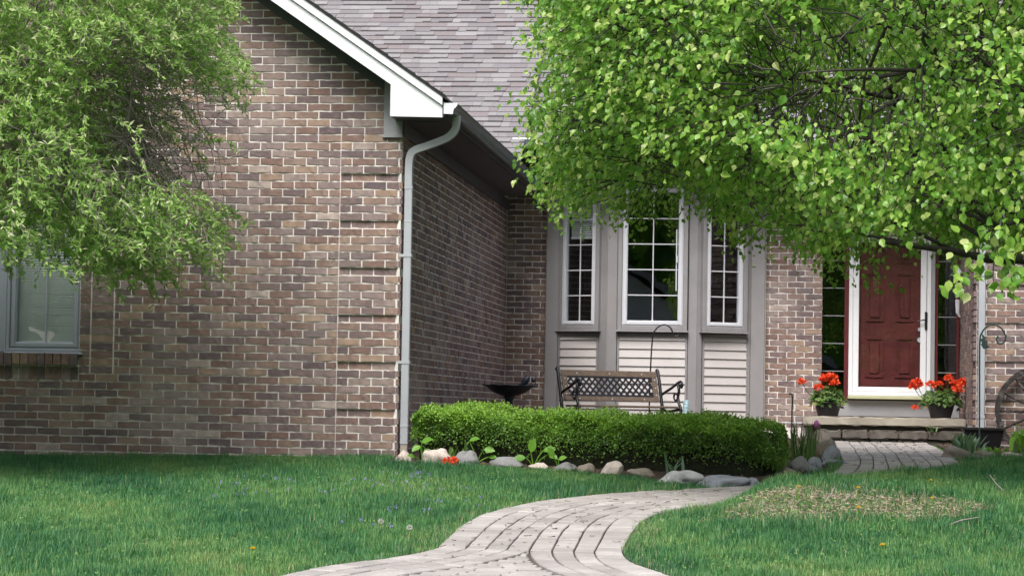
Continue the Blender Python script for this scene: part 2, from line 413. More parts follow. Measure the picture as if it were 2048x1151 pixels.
# path layout: centre line from the near landing to the steps
LEFT_IN = catmull([(1.975, -8.05), (1.92, -8.35), (1.78, -8.75), (1.50, -9.3), (1.2, -10.2), (.6, -11.2)], 8)
RIGHT_IN = catmull([(1.975, -8.05), (2.02, -8.4), (2.13, -8.85), (2.42, -9.5), (2.9, -10.3), (3.6, -11.2)], 8)
def offset(L, o):
    d = np.gradient(L, axis=0); d /= np.linalg.norm(d, axis=1)[:, None]
    return L+np.stack([-d[:, 1], d[:, 0]], 1)*o     # +o = left of travel
def wedge_poly():
    return [tuple(p) for p in offset(LEFT_IN, -HALF)]+[tuple(p) for p in offset(RIGHT_IN, HALF)[::-1]]
WEDGE = wedge_poly()
def in_path(X, Y, grow=0.0):
    return (poly_dist(X, Y, CENTRE[::3]) < HALF+grow) | in_poly(X, Y, WEDGE) | (poly_dist(X, Y, LEFT_IN[::3]) < HALF+grow) | (poly_dist(X, Y, RIGHT_IN[::3]) < HALF+grow)
BED_A = [(.02, -.02), (.05, -1.0), (.7, -1.2), (1.4, -1.45), (2.2, -2.35), (2.55, -2.95), (3.0, -3.12), (3.32, -2.5), (3.62, -.6), (3.70, 2.5), (3.70, 6.9), (3.5, 8.2), (.02, 8.2)]
BED_B = [(4.9, 6.6), (4.86, 3.4), (4.74, 1.8), (5.1, 1.45), (6, 1.4), (9, 1.4), (9, 5.6), (5.2, 5.6), (5.2, 6.6)]
def sheet(name, poly, dz, mt, label, step=.12):
    xs = [p[0] for p in poly]; ys = [p[1] for p in poly]
    ax = np.arange(min(xs)-step, max(xs)+step, step); ay = np.arange(min(ys)-step, max(ys)+step, step)
    X, Y = np.meshgrid(ax, ay); I = np.arange(X.size).reshape(X.shape)
    Q = np.stack([I[:-1, :-1], I[:-1, 1:], I[1:, 1:], I[1:, :-1]], -1).reshape(-1, 4)
    cx = X.ravel()[Q].mean(1); cy = Y.ravel()[Q].mean(1)
    Q = Q[in_poly(cx, cy, poly)]
    V = np.stack([X.ravel(), Y.ravel(), zg(X, Y).ravel()+dz+rng.normal(0, .004, X.size)], -1)
    used, inv = np.unique(Q, return_inverse=True)
    o = obj_np(name, V[used], inv.reshape(Q.shape), mt, None, True); return tag(o, label, kind='structure')
sheet('flower_bed', BED_A, .014, 'soil', 'brown mulch bed behind the boxwood hedge along the house')
sheet('flower_bed', BED_B, .014, 'soil', 'brown mulch bed beside the steps under the wagon wheel')

# path bed
def ribbon(L, a, b, dz):
    A, B = offset(L, a), offset(L, b); n = len(L)
    V = np.concatenate([np.c_[A, zg(A[:, 0], A[:, 1])+dz], np.c_[B, zg(B[:, 0], B[:, 1])+dz]])
    F = np.array([(i, i+1, n+i+1, n+i) for i in range(n-1)]); return V, F
V1, F1 = ribbon(CENTRE, HALF+.03, -HALF-.03, .006)
A, B = offset(LEFT_IN, -HALF-.03), offset(RIGHT_IN, HALF+.03)
n = min(len(A), len(B)); A, B = A[:n], B[:n]
V2 = np.concatenate([np.c_[A, zg(A[:, 0], A[:, 1])+.006], np.c_[B, zg(B[:, 0], B[:, 1])+.006]])
F2 = np.array([(i, n+i, n+i+1, i+1) for i in range(n-1)])
path = obj_np('garden_path', np.concatenate([V1, V2]), np.concatenate([F1, F2+len(V1)]), 'joint', None); tag(path, 'curving path of pale concrete pavers leading to the front steps', kind='structure')

def paver_verts(quad):
    """quad: 4 xy corners (ccw) -> chamfered prism"""
    q = np.array(quad); c = q.mean(0); dz = rng.normal(0, .0018)
    out = []
    for lev, ins in ((.0, 0), (.019, 0), (.024, .004)):
        d = q-c; L = np.linalg.norm(d, axis=1)[:, None]; p = q-d/L*ins*1.4
        out.append(np.c_[p, zg(p[:, 0], p[:, 1])+lev+(dz if lev else 0)])
    V = np.concatenate(out)
    F = [(i, (i+1) % 4, 4+(i+1) % 4, 4+i) for i in range(4)]+[(4+i, 4+(i+1) % 4, 8+(i+1) % 4, 8+i) for i in range(4)]+[(8, 9, 10, 11)]
    return V, np.array(F)
quads = []
def rows_along(L, bounds, gap=.0085):
    d = np.r_[0, np.cumsum(np.linalg.norm(np.diff(L, axis=0), axis=1))]
    nrm = np.gradient(L, axis=0); nrm /= np.linalg.norm(nrm, axis=1)[:, None]; nrm = np.stack([-nrm[:, 1], nrm[:, 0]], 1)
    def at(s, o):
        p = np.array([np.interp(s, d, L[:, 0]), np.interp(s, d, L[:, 1])]); q = np.array([np.interp(s, d, nrm[:, 0]), np.interp(s, d, nrm[:, 1])])
        return p+q*(o+.006*math.sin(s*2.1+o*9))
    for k in range(len(bounds)-1):
        a, b = bounds[k], bounds[k+1]; s = rng.uniform(-.2, 0)
        while s < d[-1]:
            l = .205+rng.normal(0, .008); s0, s1 = max(s, 0)+.004, min(s+l, d[-1])-.003
            if s1-s0 > .05:
                quads.append([at(s0, a+gap/2), at(s1, a+gap/2), at(s1, b-gap/2), at(s0, b-gap/2)][::1])
            s += l
bo = [-.50, -.345, -.23, -.115, 0, .115, .23, .345, .50]
rows_along(CENTRE, bo)
rows_along(LEFT_IN, [-.50, -.345, -.23, -.115, 0]); rows_along(RIGHT_IN, [0, .115, .23, .345, .50])
yy = -8.12
while yy > -10.6:
    y1 = yy-.105
    def xl(y): return np.interp(-y, -LEFT_IN[:, 1], LEFT_IN[:, 0])
    def xr(y): return np.interp(-y, -RIGHT_IN[:, 1], RIGHT_IN[:, 0])
    x = xl(yy)+.008-rng.uniform(0, .1); end = xr(yy)-.008
    while x < end:
        l = .21; a0, a1 = max(x, xl(yy)+.008), min(x+l-.006, end)
        if a1-a0 > .015: quads.append([np.array((a0, y1+.004)), np.array((a1, y1+.004)), np.array((a1, yy-.004)), np.array((a0, yy-.004))])
        x += l
    yy = y1
def signed(q):
    q = np.array(q); x, y = q[:, 0], q[:, 1]; return np.sum(x*np.roll(y, -1)-y*np.roll(x, -1))
quads = [q if signed(q) > 0 else q[::-1] for q in quads]
cen = np.array([np.mean(q, 0) for q in quads]); dist = np.hypot(cen[:, 0]-CAM[0], cen[:, 1]-CAM[1])
seen = cen[:, 1] > -9.35
order = np.argsort(np.where(seen, dist, 999))
ind = set(order[:300].tolist())
V, F, nv = [], [], 0
for i, q in enumerate(quads):
    a, b = paver_verts(q)
    if i in ind:
        c = a.mean(0); o = obj_np('paver', a-c, b, 'paver', path); o.location = c
    else:
        V.append(a); F.append(b+nv); nv += len(a)
def join_faces(F):
    return np.concatenate(F)
tag(obj_np('paver_field', np.concatenate(V), join_faces(F), 'paver', path), kind='stuff')

# ------------------------------------------------------------------ house
house = empty('brick_house', (0, 0, 0), 0, 'brown brick house with grey shingle roof, bay window and maroon front door', 'house')
def brick_template(seed):
    r = np.random.default_rng(seed); k = 7; x = np.linspace(-.5, .5, k)
    top = .5+r.normal(0, .025, k); bot = -.5+np.cumsum(r.normal(0, .06, k)); bot = -.5+(bot-bot.mean())*.8
    yf = -np.abs(r.normal(0, .0022, k)); yb = -np.abs(r.normal(0, .0022, k))
    V = [(x[i], yf[i], top[i]) for i in range(k)]+[(x[i], yb[i]-.001, bot[i]) for i in range(k)]
    V += [(x[i], .03, top[i]) for i in range(k)]+[(x[i], .03, bot[i]) for i in range(k)]
    F = []
    for i in range(k-1):
        F += [(i, k+i, k+i+1, i+1), (2*k+i, i, i+1, 2*k+i+1), (k+i, 3*k+i, 3*k+i+1, k+i+1)]
    F += [(2*k, 3*k, k, 0), (k-1, 2*k-1, 4*k-1, 3*k-1)]
    return np.array(V), np.array(F)
BT = [brick_template(i) for i in range(8)]
BM = []
for v, f in BT:
    me = mesh_np('brick', v, f); me.materials.append(MT['brick']); BM.append(me)
CH, BL = .0667, .2
def lay(wall, bricks, rz, origin, ind_key=None, n_ind=0):
    """bricks: list of (u0,u1,z0,z1,proud) on a wall whose u axis is world x rotated by rz; origin (x,y)"""
    c, s = math.cos(rz), math.sin(rz)
    order = list(range(len(bricks)))
    if ind_key: order.sort(key=lambda i: ind_key(bricks[i]))
    ind = set(order[:n_ind]); V, F, nv = [], [], 0
    for i, (u0, u1, z0, z1, pr) in enumerate(bricks):
        k = random.randrange(8); L, H = u1-u0, z1-z0; uc, zc = (u0+u1)/2, (z0+z1)/2
        ty = rng.normal(0, .0008)-pr+.0015
        if i in ind:
            o = link(bpy.data.objects.new('brick', BM[k]), wall)
            o.location = (origin[0]+uc*c-ty*s, origin[1]+uc*s+ty*c, zc); o.scale = (L, 1, H); o.rotation_euler = (0, rng.normal(0, .006), rz)
        else:
            v, f = BT[k]; x = v[:, 0]*L+uc; y = v[:, 1]+ty; z = v[:, 2]*H+zc
            V.append(np.stack([origin[0]+x*c-y*s, origin[1]+x*s+y*c, z], 1)); F.append(f+nv); nv += len(v)
    if V: tag(obj_np('brick_field', np.concatenate(V), np.concatenate(F), 'brick', wall), kind='stuff')
def bond(u0, u1, z0, z1, from_right=False, proud=0, phase=0, zbase=.01):
    out = []; k = math.floor((z0-zbase)/CH+.01)
    while zbase+k*CH < z1-.02:
        za, zb = zbase+k*CH+.0062, zbase+(k+1)*CH-.0062
        off = (.5 if (k+phase) % 2 else 0)*BL
        if from_right:
            x = u1; first = True
            while x > u0+.02:
                l = BL if not (first and off) else off
                a = max(x-l, u0); 
                if x-a > .03: out.append((a+.0055, x-.0055, za, zb, proud))
                x -= l; first = False
        else:
            x = u0; first = True
            while x < u1-.02:
                l = BL if not (first and off) else off
                b = min(x+l, u1)
                if b-x > .03: out.append((x+.0055, b-.0055, za, zb, proud))
                x += l; first = False
        k += 1
    return out
RM = .685                                   # rake slope
def rake_z(x): return 3.127-RM*(x+.036)     # lower edge of rake board at Y -.35
# --- garage front wall
gw = MB().box(-7, -4.32, .0045, .16, -.35, 2.2).box(-2.765, -.02, .0045, .16, -.35, 2.2).box(-4.32, -2.765, .0047, .159, -.35, .80)
gw.prism([(-7, 2.2), (-.02, 2.2), (-.02, 3.2), (-3.6, 5.6), (-7, 3.35)], .0046, .16)
for k6 in range(7):
    z0_ = .01+k6*.4002; gw.box(-.513, -.003, -.0175, .007, z0_, min(z0_+5*CH, 2.705))
gw.box(-.513, -.003, .0025, .0075, -.3, 2.70)
garage_wall = gw.obj('garage_wall', 'mortar', house)
WINX0, WINX1, WZ0, WZ1 = -4.30, -2.765, .865, 2.15
bricks = []
zq = lambda k: .01+k*CH
for b in bond(-6.99, -.515, -.2, 2.73, True)+bond(-6.99, -.015, 2.745, 5.4, True):
    u0, u1, z0, z1, p = b
    if z0 > min(rake_z(u1), rake_z(-7.2-u0))+.03: continue
    if u1 > WINX0 and u0 < -2.461+.004 and z1 > .63 and z0 < WZ1+.1:
        if z0 < .60: bricks.append(b)
        elif z0 < .66 and u1 > -2.73: bricks.append((max(u0, -2.76), u1, z0, z1, p))
        elif u1 > -2.45: bricks.append((-2.461+.006, u1, z0, z1, p))
        continue
    bricks.append(b)
k = 10
while zq(k) < WZ1+.12:                        # stacked column beside the window
    za, zb = zq(k)+.0048, zq(k+1)-.0048
    bricks.append((-2.76, -2.671, za, zb, 0)); bricks.append((-2.658, -2.469, za, zb, 0)); k += 1
for b in bond(-.515, 0, -.2, 2.70, False):    # quoins
    u0, u1, z0, z1, p = b; k = round((z0-.01-.0062)/CH)
    if k < 0: bricks.append((u0, u1, z0, z1, -.004))
    elif k % 6 == 5: bricks.append((u0, u1, z0, z1, .002))
    else: bricks.append((u0, u1, z0, z1, .022))
for i in range(int((WINX1-WINX0)/.072)+1):     # sill: sloping rowlocks and a band of upright headers
    x = WINX1-.004-i*.0725
    bricks.append((x-.066, x, .748, .842, .035)); bricks.append((x-.066, x, .620, .733, .002))
def vis_key(b):
    u, z = (b[0]+b[1])/2, (b[2]+b[3])/2
    d = math.hypot(u-.0, z-.5)
    if z < .0 or z > 3.6 or z > rake_z(u)-.05: d += 50
    if u < -1.1 and z > 1.75: d += 20
    if b[1]-b[0] < .08: d += 5
    return d
lay(garage_wall, bricks, 0, (0, 0), vis_key, 300)
# mortar beds of proud quoin bands
# --- garage side wall (faces right)
MBs = MB().box(-.16, -.004, .16, 8.2, -.2, 3.0); side_wall = MBs.obj('side_wall', 'mortar', house)
sb = bond(.02, 8.19, -.15, 2.8); lay(side_wall, sb, math.pi/2, (0, 0))
qs = []
for b in bond(-.0, .3, 0, 2.70, False, phase=1):
    kk = round((b[2]-.0162)/CH)
    if kk % 6 != 5: qs.append((b[0]-.02, b[1], b[2], b[3], .022))
o = MB().box(-.01, .012, -.012, .3, 0, 2.70).obj('quoin_return', 'mortar', house)
lay(o, qs, math.pi/2, (0, 0))
# --- back wall left of the bay
bw = MB().box(-.1, .47, 8.2045, 8.36, 0, 3.36).obj('back_wall', 'mortar', house)
bb = bond(.0, .465, .1, 3.3); lay(bw, bb, 0, (0, 8.2), lambda b: -b[3] if b[3] > 2.9 else 0, 200)
# --- pier between bay and door
ew = MB().box(2.99, 3.6455, 8.2045, 8.45, .05, 3.36).obj('entry_wall', 'mortar', house)
eb = bond(3.0, 3.65, .34, 3.3, True); lay(ew, eb, 0, (0, 8.2), lambda b: b[3], 200)
lay(ew, bond(.0, .12, .40, 3.3), math.pi/2, (3.65, 8.21))
MB().box(2.9, 3.7, 8.196, 8.205, .325, .335).obj('flashing', 'winframe', house)
MB().box(2.95, 3.66, 8.22, 8.4, -.1, .335).obj('foundation', 'block', house)
# --- right wing
ww_ = MB().box(5.2245, 9.2, 5.6045, 5.76, -.1, 3.4).box(5.2225, 5.79, 5.594, 5.604, -.1, 3.38)
for k6 in range(-1, 9):
    z0_ = .01+(k6*6+3)*CH; ww_.box(5.2222, 5.785, 5.5765, 5.594, max(z0_, -.1), z0_+5*CH)
ww = ww_.obj('wing_wall', 'mortar', house)
wb = []
for b in bond(5.22, 9.2, .05, 3.35):
    kk = round((b[2]-.0162)/CH); q = (b[0]+b[1])/2 < 5.75
    wb.append((b[0], b[1], b[2], b[3], (.010 if kk % 6 == 2 else .028) if q else 0))
lay(ww, wb, 0, (0, 5.6), lambda b: abs(b[0]-5.3)+(9 if b[2] > 2.2 or b[0] > 6.0 else 0), 110)
wl = MB().box(5.2245, 5.36, 5.77, 8.5, -.1, 3.4).obj('wing_side_wall', 'mortar', house)
lb = []
for b in bond(-8.4, -5.6, .4, 3.35, True):
    kk = round((b[2]-.0162)/CH); q = (b[0]+b[1])/2 > -6.1
    lb.append((b[0], b[1], b[2], b[3], (.004 if kk % 6 == 2 else .026) if q else 0))
lay(wl, lb, -math.pi/2, (5.22, 0))
# --- unseen closing walls
MB().box(-7, -6.85, .17, 16, -.3, 3.3).box(-7, 9.2, 15.9, 16, -.3, 3.6).box(9.1, 9.2, 5.8, 15.8, -.3, 3.4).obj('rear_wall', 'greige', house)
MB().box(-6.8, -.2, 7.9, 8.0, -.2, 3.4).box(-6.8, -.2, 3.4, 3.5, 0, 3.2).obj('room_partition', 'room', house)
MB().box(-.1, 5.2, 11.0, 11.1, 0, 3.3).box(-.1, 5.2, 8.5, 11, 3.28, 3.32).box(-.1, 5.2, 8.5, 11, .2, .25).box(3.4, 3.5, 8.6, 11, .3, 3.3).obj('room_shell', 'room', house)

# --- garage gable roof, rake and eave return
def slopebox(x0, x1, dz0, dz1, y0, y1):   # strip following the rake between two vertical offsets
    z = rake_z
    return MB().prism([(x0, z(x0)+dz0), (x1, z(x1)+dz0), (x1, z(x1)+dz1), (x0, z(x0)+dz1)], y0, y1)
RIDGE = -3.6
slopebox(RIDGE, -.036, 0, .122, -.37, -.352).obj('rake_board', 'white', house)
o = MB().prism([(RIDGE, rake_z(RIDGE)+.128), (.402, rake_z(.402)+.128), (.402, rake_z(.402)+.197), (RIDGE, rake_z(RIDGE)+.197)], -.392, -.352).obj('rake_crown', 'white', house)
MB().prism([(-.039, 2.862), (.401, 2.855), (.401, rake_z(.401)+.123), (-.039, rake_z(-.039)+.123)], -.368, -.353).obj('eave_return', 'white', house)
MB().box(-.039, .401, -.352, -.02, 2.862, 2.874).obj('eave_return_soffit', 'darktrim', house)
MB().prism([(-.045, 2.87), (-.033, 2.87), (-.033, 3.12), (-.045, 3.13)], -.352, -.03).obj('eave_return_side', 'frieze', house)
slopebox(RIDGE, -.05, .004, .02, -.351, .02).obj('rake_soffit', 'darktrim', house)
slopebox(RIDGE, -.14, -.085, .004, -.022, .02).obj('rake_frieze', 'darktrim', house)
MB().box(-.143, .012, -.045, .02, 2.745, 3.19).box(-.155, .018, -.052, .02, 2.718, 2.744).obj('frieze_board', 'frieze', house)
# roof slab right + left
top = lambda x: rake_z(x)+.200
gr = MB().prism([(RIDGE, top(RIDGE)), (.43, top(.43)), (.43, top(.43)+.022), (RIDGE, top(RIDGE)+.024)], -.40, 9.0)
gr.prism([(RIDGE-.001, top(RIDGE)), (RIDGE-.001, top(RIDGE)+.024), (-7.5, top(.43)+.022), (-7.5, top(.43))], -.40, 12)
gr.obj('garage_roof', 'shingle', house)
# shingle butts along the rake edge
e = MB(); x = RIDGE
while x < .42:
    z0 = top(x)+.022; x1 = min(x+.118, .43); e.prism([(x, z0-.012), (x1, top(x1)+.010), (x1, top(x1)+.034), (x, top(x)+.026)], -.408, -.398); x += .118
e.obj('rake_shingle_edge', 'dark', house)
MB().box(.0, .41, -.01, 7.6, 2.858, 2.87).obj('eave_soffit', 'darktrim', house)
MB().box(.0, .022, .02, 8.19, 2.74, 2.857).obj('side_frieze', 'darktrim', house)
MB().box(.401, .412, -.351, 7.6, 2.858, 2.99).obj('eave_fascia', 'darktrim', house)
prof = [(.413, 2.89), (.470, 2.885), (.487, 2.893), (.492, 2.925), (.505, 2.945), (.520, 2.955), (.527, 2.972), (.519, 2.972), (.512, 2.960), (.498, 2.951), (.484, 2.93), (.480, 2.898), (.421, 2.898), (.421, 2.975), (.413, 2.975)]
gut = MB().prism(prof, -.36, 7.0).obj('gutter', 'gutter', house)
MB().prism([(.411, 2.885), (.488, 2.882), (.496, 2.925), (.524, 2.952), (.529, 2.974), (.411, 2.976)], -.368, -.3605).obj('end_cap', 'white', gut)
# --- downspouts
pts = catmull([(.485, -.10, 2.90), (.485, -.10, 2.83), (.470, -.10, 2.77), (.40, -.10, 2.705), (.25, -.10, 2.645), (.13, -.10, 2.60), (.095, -.095, 2.54), (.088, -.09, 2.44), (.088, -.09, 2.3)], 5)
ds = MB().tube([tuple(p) for p in pts], .043, 4, flat=1).obj('downspout', 'spout', house)
MB().box(.056, .121, -.118, -.060, .12, 2.31).box(.053, .124, -.121, -.057, 2.27, 2.30).box(.054, .123, -.120, -.058, 1.99, 2.01).box(.054, .123, -.120, -.058, .26, .29).obj('straight_pipe', 'spout', ds, bevel=.005)
MB().box(.058, .119, -.114, -.062, -.1, .122).obj('lower_pipe', 'spoutlow', ds, bevel=.005)
for z in (.8, 1.7): MB().box(.02, .126, -.122, -.02, z, z+.025).obj('strap', 'spout', ds)
d2 = MB().box(5.235, 5.305, 5.50, 5.562, .30, 3.2).obj('downspout', 'spout', house, bevel=.006)
MB().box(5.231, 5.309, 5.496, 5.566, .42, .45).obj('collar', 'spout', d2)

# --- main roofs (front slopes)
SL = 2/3
def roof_plane(name, x0, x1, y0, z0, y1, valley=None):
    n = math.hypot(1, SL)
    return MB().prism([(y0, z0-.03), (y1, z0+(y1-y0)*SL-.03), (y1, z0+(y1-y0)*SL-.008), (y0, z0-.008)], x0, x1, 'x').obj(name, 'shingle', house)
def shingles(parent, x0, x1, y0, z0, rows, key, n_ind, skip=None):
    ex = .126; cy, sy = 1/math.hypot(1, SL), SL/math.hypot(1, SL)
    items = []
    for r in range(rows):
        x = x0-rng.uniform(0, .2); d0 = r*ex
        while x < x1:
            wdt = rng.choice([.10, .14, .17, .20, .23, .26]); a, b = max(x, x0)+.001, min(x+wdt, x1)-.001; x += wdt
            if b-a < .02: continue
            th = .007+.011*(rng.random() < .5)
            yc, zc = y0+d0*cy, z0+d0*sy
            if skip and skip((a+b)/2, yc): continue
            items.append((a, b, d0+rng.normal(0, .003), th))
    items.sort(key=lambda t: key(t)); V, F, nv = [], [], 0
    FB = np.array([(0, 3, 2, 1), (4, 5, 6, 7), (0, 1, 5, 4), (1, 2, 6, 5), (2, 3, 7, 6), (3, 0, 4, 7)])
    for i, (a, b, d0, th) in enumerate(items):
        d1 = d0+ex+.02; lo, hi = .004+th, .001
        P = []
        for base in (0, 1):
            for (u, d) in ((a, d0), (b, d0), (b, d1), (a, d1)):
                h = (0 if base == 0 else (lo if d == d0 else hi))
                P.append((u, y0+d*cy-h*sy, z0+d*sy+h*cy))
        P = np.array(P)
        if i < n_ind:
            c = P.mean(0); o = obj_np('shingle', P-c, FB, 'shingle', parent); o.location = c
        else: V.append(P); F.append(FB+nv); nv += 8
    if V: tag(obj_np('shingle_field', np.concatenate(V), np.concatenate(F), 'shingle', parent), kind='stuff')
# upper light slope whose right edge ends at x .30
XB = .30; YB0, ZB0 = 6.35, 3.22-(6.8-6.35)*SL
mr = roof_plane('main_roof', -7.2, XB, YB0, ZB0, 14)
def valley_skip(x, y): return y < 6.55+(.42-x)-.35
shingles(mr, -3.6, XB, YB0, ZB0, 54, lambda t: (t[2]+ (50 if t[0] < -2.3 else 0)+(30 if t[2]*.832+YB0 < 6.42+(.42-t[0]) else 0)), 300, valley_skip)
rr = roof_plane('rear_roof', XB-.5, 9.4, 7.30, 3.44, 14)
tag(rr, 'darker lower slope behind the bay')
shingles(rr, XB-.3, 5.2, 7.28, 3.43, 32, lambda t: t[2]+abs(t[0]), 60)
MB().box(.16, 5.2, 7.16, 7.28, 3.36, 3.475).obj('gutter', 'gutter', house)
MB().box(.16, 5.2, 7.15, 7.165, 3.458, 3.480).obj('gutter_lip', 'white', house)
MB().box(.0, 5.22, 7.29, 8.2, 3.345, 3.358).box(.0, 5.22, 7.285, 7.298, 3.30, 3.44).obj('eave_soffit', 'darktrim', house)
# rear slopes so that no sun leaks inside
MB().prism([(13.99, 8.03), (20, 4.05), (20, 4.03), (13.99, 8.0)], -7.2, 9.4, 'x').obj('rear_slope', 'shingle', house)
MB().prism([(5.0, 3.33), (7.2, 4.8), (9.4, 3.33), (9.4, 3.37), (7.2, 4.85), (5.0, 3.37)], 5.3, 11, 'y').obj('wing_roof', 'shingle', house)
MB().prism([(5.22, 3.3), (9.2, 3.3), (7.2, 4.75)], 5.62, 5.7, 'y').obj('wing_gable', 'siding', house)

# ------------------------------------------------------------------ windows
def window(name, loc, rz, w_, h_, cols, rows, casing, cmat, sash, smat, rowh=None, parent=house, glass='glass'):
    """local x 0..w, z 0..h (outer casing), outside is -y"""
    m_ = MB().frame(-casing, w_+casing, -casing, h_+casing, casing, -.05, .02)
    m_.box(-casing-.012, w_+casing+.012, -.075, .02, -casing-.022, -casing-.001)
    win = m_.obj(name, cmat, parent, bevel=.005, loc=loc, rz=rz)
    s = MB().frame(0.001, w_-.001, .001, h_-.001, sash, -.035, .03).frame(sash*.001+.012, w_-.012, .012, h_-.012, sash-.02, -.043, -.0355)
    sh = s.obj('sash', smat, win, bevel=.004)
    x0, x1, z0, z1 = sash, w_-sash, sash, h_-sash
    MB().box(x0-.005, x1+.005, .004, .009, z0-.005, z1+.005).obj('pane', glass, win)
    for i in range(1, cols):
        x = x0+(x1-x0)*i/cols; MB().box(x-.0062, x+.0062, -.006, .0035, z0, z1).obj('muntin', smat, win)
    rh = rowh or (z1-z0)/rows; z = z0+rh
    while z < z1-.03:
        MB().box(x0, x1, -.0045, .0032, z-.0062, z+.0062).obj('muntin', smat, win); z += rh
    return win
def blind(win, x0, x1, z0, z1, y=.035, pitch=.0255, tilt=1.02):
    m_ = MB(); z = z0
    while z < z1:
        a = .012*math.cos(tilt); b = .012*math.sin(tilt)
        m_.add([(x0, y-a, z-b), (x1, y-a, z-b+rng.normal(0, .001)), (x1, y+a, z+b), (x0, y+a, z+b)], [(0, 1, 2, 3)]); z += pitch
    tag(m_.obj('blind_slats', 'blind', win), kind='stuff')
    MB().box(x0, x1, y-.012, y+.012, z0-.03, z0-.012).obj('blind_rail', 'blind', win)
# garage double window
for i, x0 in enumerate((-4.235, -3.385)):
    gwn = window('window', (x0, .06, .885), 0, .615, 1.25, 2, 1, .03, 'winblue', .055, 'winblue')
    blind(gwn, .055, .56, .075, 1.2, .03, .0225, 1.2)
    if i: tag(gwn, 'right sash with lowered white blinds')
MB().box(-3.585, -3.42, .02, .10, .855, 2.2).obj('mullion', 'winblue', house)
MB().box(-4.35, -2.765, .06, .13, .842, .853).obj('window_stool', 'mortar', house)
# bay
BY0, BY1 = 8.14, 7.84
ang = math.atan2(BY0-BY1, .60)
CASE, SASH, RH = .052, .052, .292
wz0, wh = 1.405, 1.58
lw = .37
# left angled light
L0 = Vector((.66, BY0-.01)); 
wl_ = window('bay_window', (.672, 8.128, wz0), -ang, .452, wh, 2, 5, CASE, 'greige', SASH, 'winframe', RH); tag(wl_, 'left bay light with a half-raised blind')
blind(wl_, .075, .40, 1.03, wh-.06, .045, .0255, 1.05)
wc = window('bay_window', (1.375, BY1, wz0), 0, .695, wh, 2, 5, CASE, 'greige', .058, 'winframe', RH); tag(wc, 'wide centre bay light')
wr = window('bay_window', (2.322, BY1+.024, wz0), ang, .462, wh, 2, 5, CASE, 'greige', SASH, 'winframe', RH); tag(wr, 'right bay light mirroring trees')
MB().box(.61, .622, -.05, -.04, .4, 1.1).box(.612, .63, -.062, -.04, .72, .80).obj('sash_lock', 'winframe', wc)
# bay body: posts and boards
bc = MB()
bc.box(.472, .615, 8.10, 8.34, .05, 3.35)                         # left flat post
bc.box(2.835, 2.995, 8.11, 8.34, .05, 3.35)                       # right flat post
def vpost(poly, z0, z1): bc.prism(poly, z0, z1, 'z')
vpost([(1.10, 7.925), (1.20, 7.842), (1.21, 8.05), (1.13, 8.05)], .05, 3.34)
vpost([(1.2001, 7.838), (1.318, 7.838), (1.318, 8.05), (1.2101, 8.05)], .05, 3.341)
vpost([(2.130, 7.838), (2.235, 7.838), (2.225, 8.05), (2.130, 8.05)], .05, 3.341)
vpost([(2.2351, 7.841), (2.29, 7.872), (2.28, 8.05), (2.2251, 8.05)], .05, 3.34)
bc.box(.47, 2.99, 7.80, 8.3, 3.06, 3.07)
vpost([(.615, 8.15), (1.12, 7.90), (1.13, 8.06), (.615, 8.30)], 3.045, 3.34)
bc.box(1.318, 2.13, 7.85, 8.05, 3.045, 3.338)
vpost([(2.285, 7.88), (2.836, 8.15), (2.836, 8.30), (2.28, 8.06)], 3.045, 3.34)
bc.prism([(2.79, 8.10), (2.836, 8.122), (2.836, 8.2), (2.79, 8.2)], .05, 3.339, 'z'); bc.prism([(.614, 8.13), (.66, 8.115), (.66, 8.2), (.614, 8.2)], .05, 3.339, 'z')
bay = bc.obj('bay_casing', 'greige', house, bevel=.006)
def siding(x0, y0, x1, y1):
    L = math.hypot(x1-x0, y1-y0); a = math.atan2(y1-y0, x1-x0)
    p = MB().box(0, L, .03, .05, .05, 1.33).box(0, .022, -.006, .03, .05, 1.318).box(L-.022, L, -.006, .03, .05, 1.318).box(.022, L-.022, -.008, .03, 1.288, 1.322).obj('siding_panel', 'greige', house, loc=(x0, y0, 0), rz=a)
    z = .06; k = 0
    while z < 1.25:
        h = min(.0985, 1.287-z)
        MB().prism([(-.004, z), (.006, z-.001), (.022, z+h-.001), (.012, z+h)], .023, L-.023, 'x').obj('siding_board', 'siding', p)
        z += .0985
    return p
siding(.625, 8.115, 1.10, 7.93); siding(1.325, 7.846, 2.125, 7.846); siding(2.295, 7.89, 2.825, 8.12)

# ------------------------------------------------------------------ entry
DY = 8.30
def sidelight(x0, x1):
    s = MB().frame(x0, x1, .60, 2.52, .03, DY-.02, DY+.06).obj('sidelight', 'maroon', house)
    MB().box(x0+.025, x1-.025, DY+.01, DY+.016, .62, 2.5).obj('pane', 'glass', s)
    z = .70+.26
    for i in range(5):
        MB().box(x0+.03, x1-.03, DY+.000, DY+.009, .93+i*.318-.0045, .93+i*.318+.0045).obj('muntin', 'kick', s)
    return s
sidelight(3.618, 3.935); sidelight(4.935, 5.205)
sdr = MB().frame(3.955, 4.885, .655, 2.54, .045, DY-.06, DY+.05).obj('storm_door_frame', 'white', house, bevel=.004)
st = MB().frame(4.001, 4.835, .700, 2.48, .068, DY-.055, DY-.02, tb=.055).obj('storm_door', 'white', house, bevel=.006)
MB().box(4.06, 4.78, DY-.04, DY-.035, .75, 2.42).obj('pane', 'glass2', st)
hd = MB().box(4.815, 4.845, DY-.075, DY-.056, 1.42, 1.62).tube([(4.83, DY-.09, 1.53), (4.79, DY-.10, 1.525), (4.74, DY-.10, 1.51), (4.72, DY-.095, 1.505)], .009, 6).obj('handle', 'dark', st, bevel=.004)
MB().box(4.886, 4.93, DY-.05, DY+.05, .60, 2.54).obj('hinge_strip', 'frieze', house)
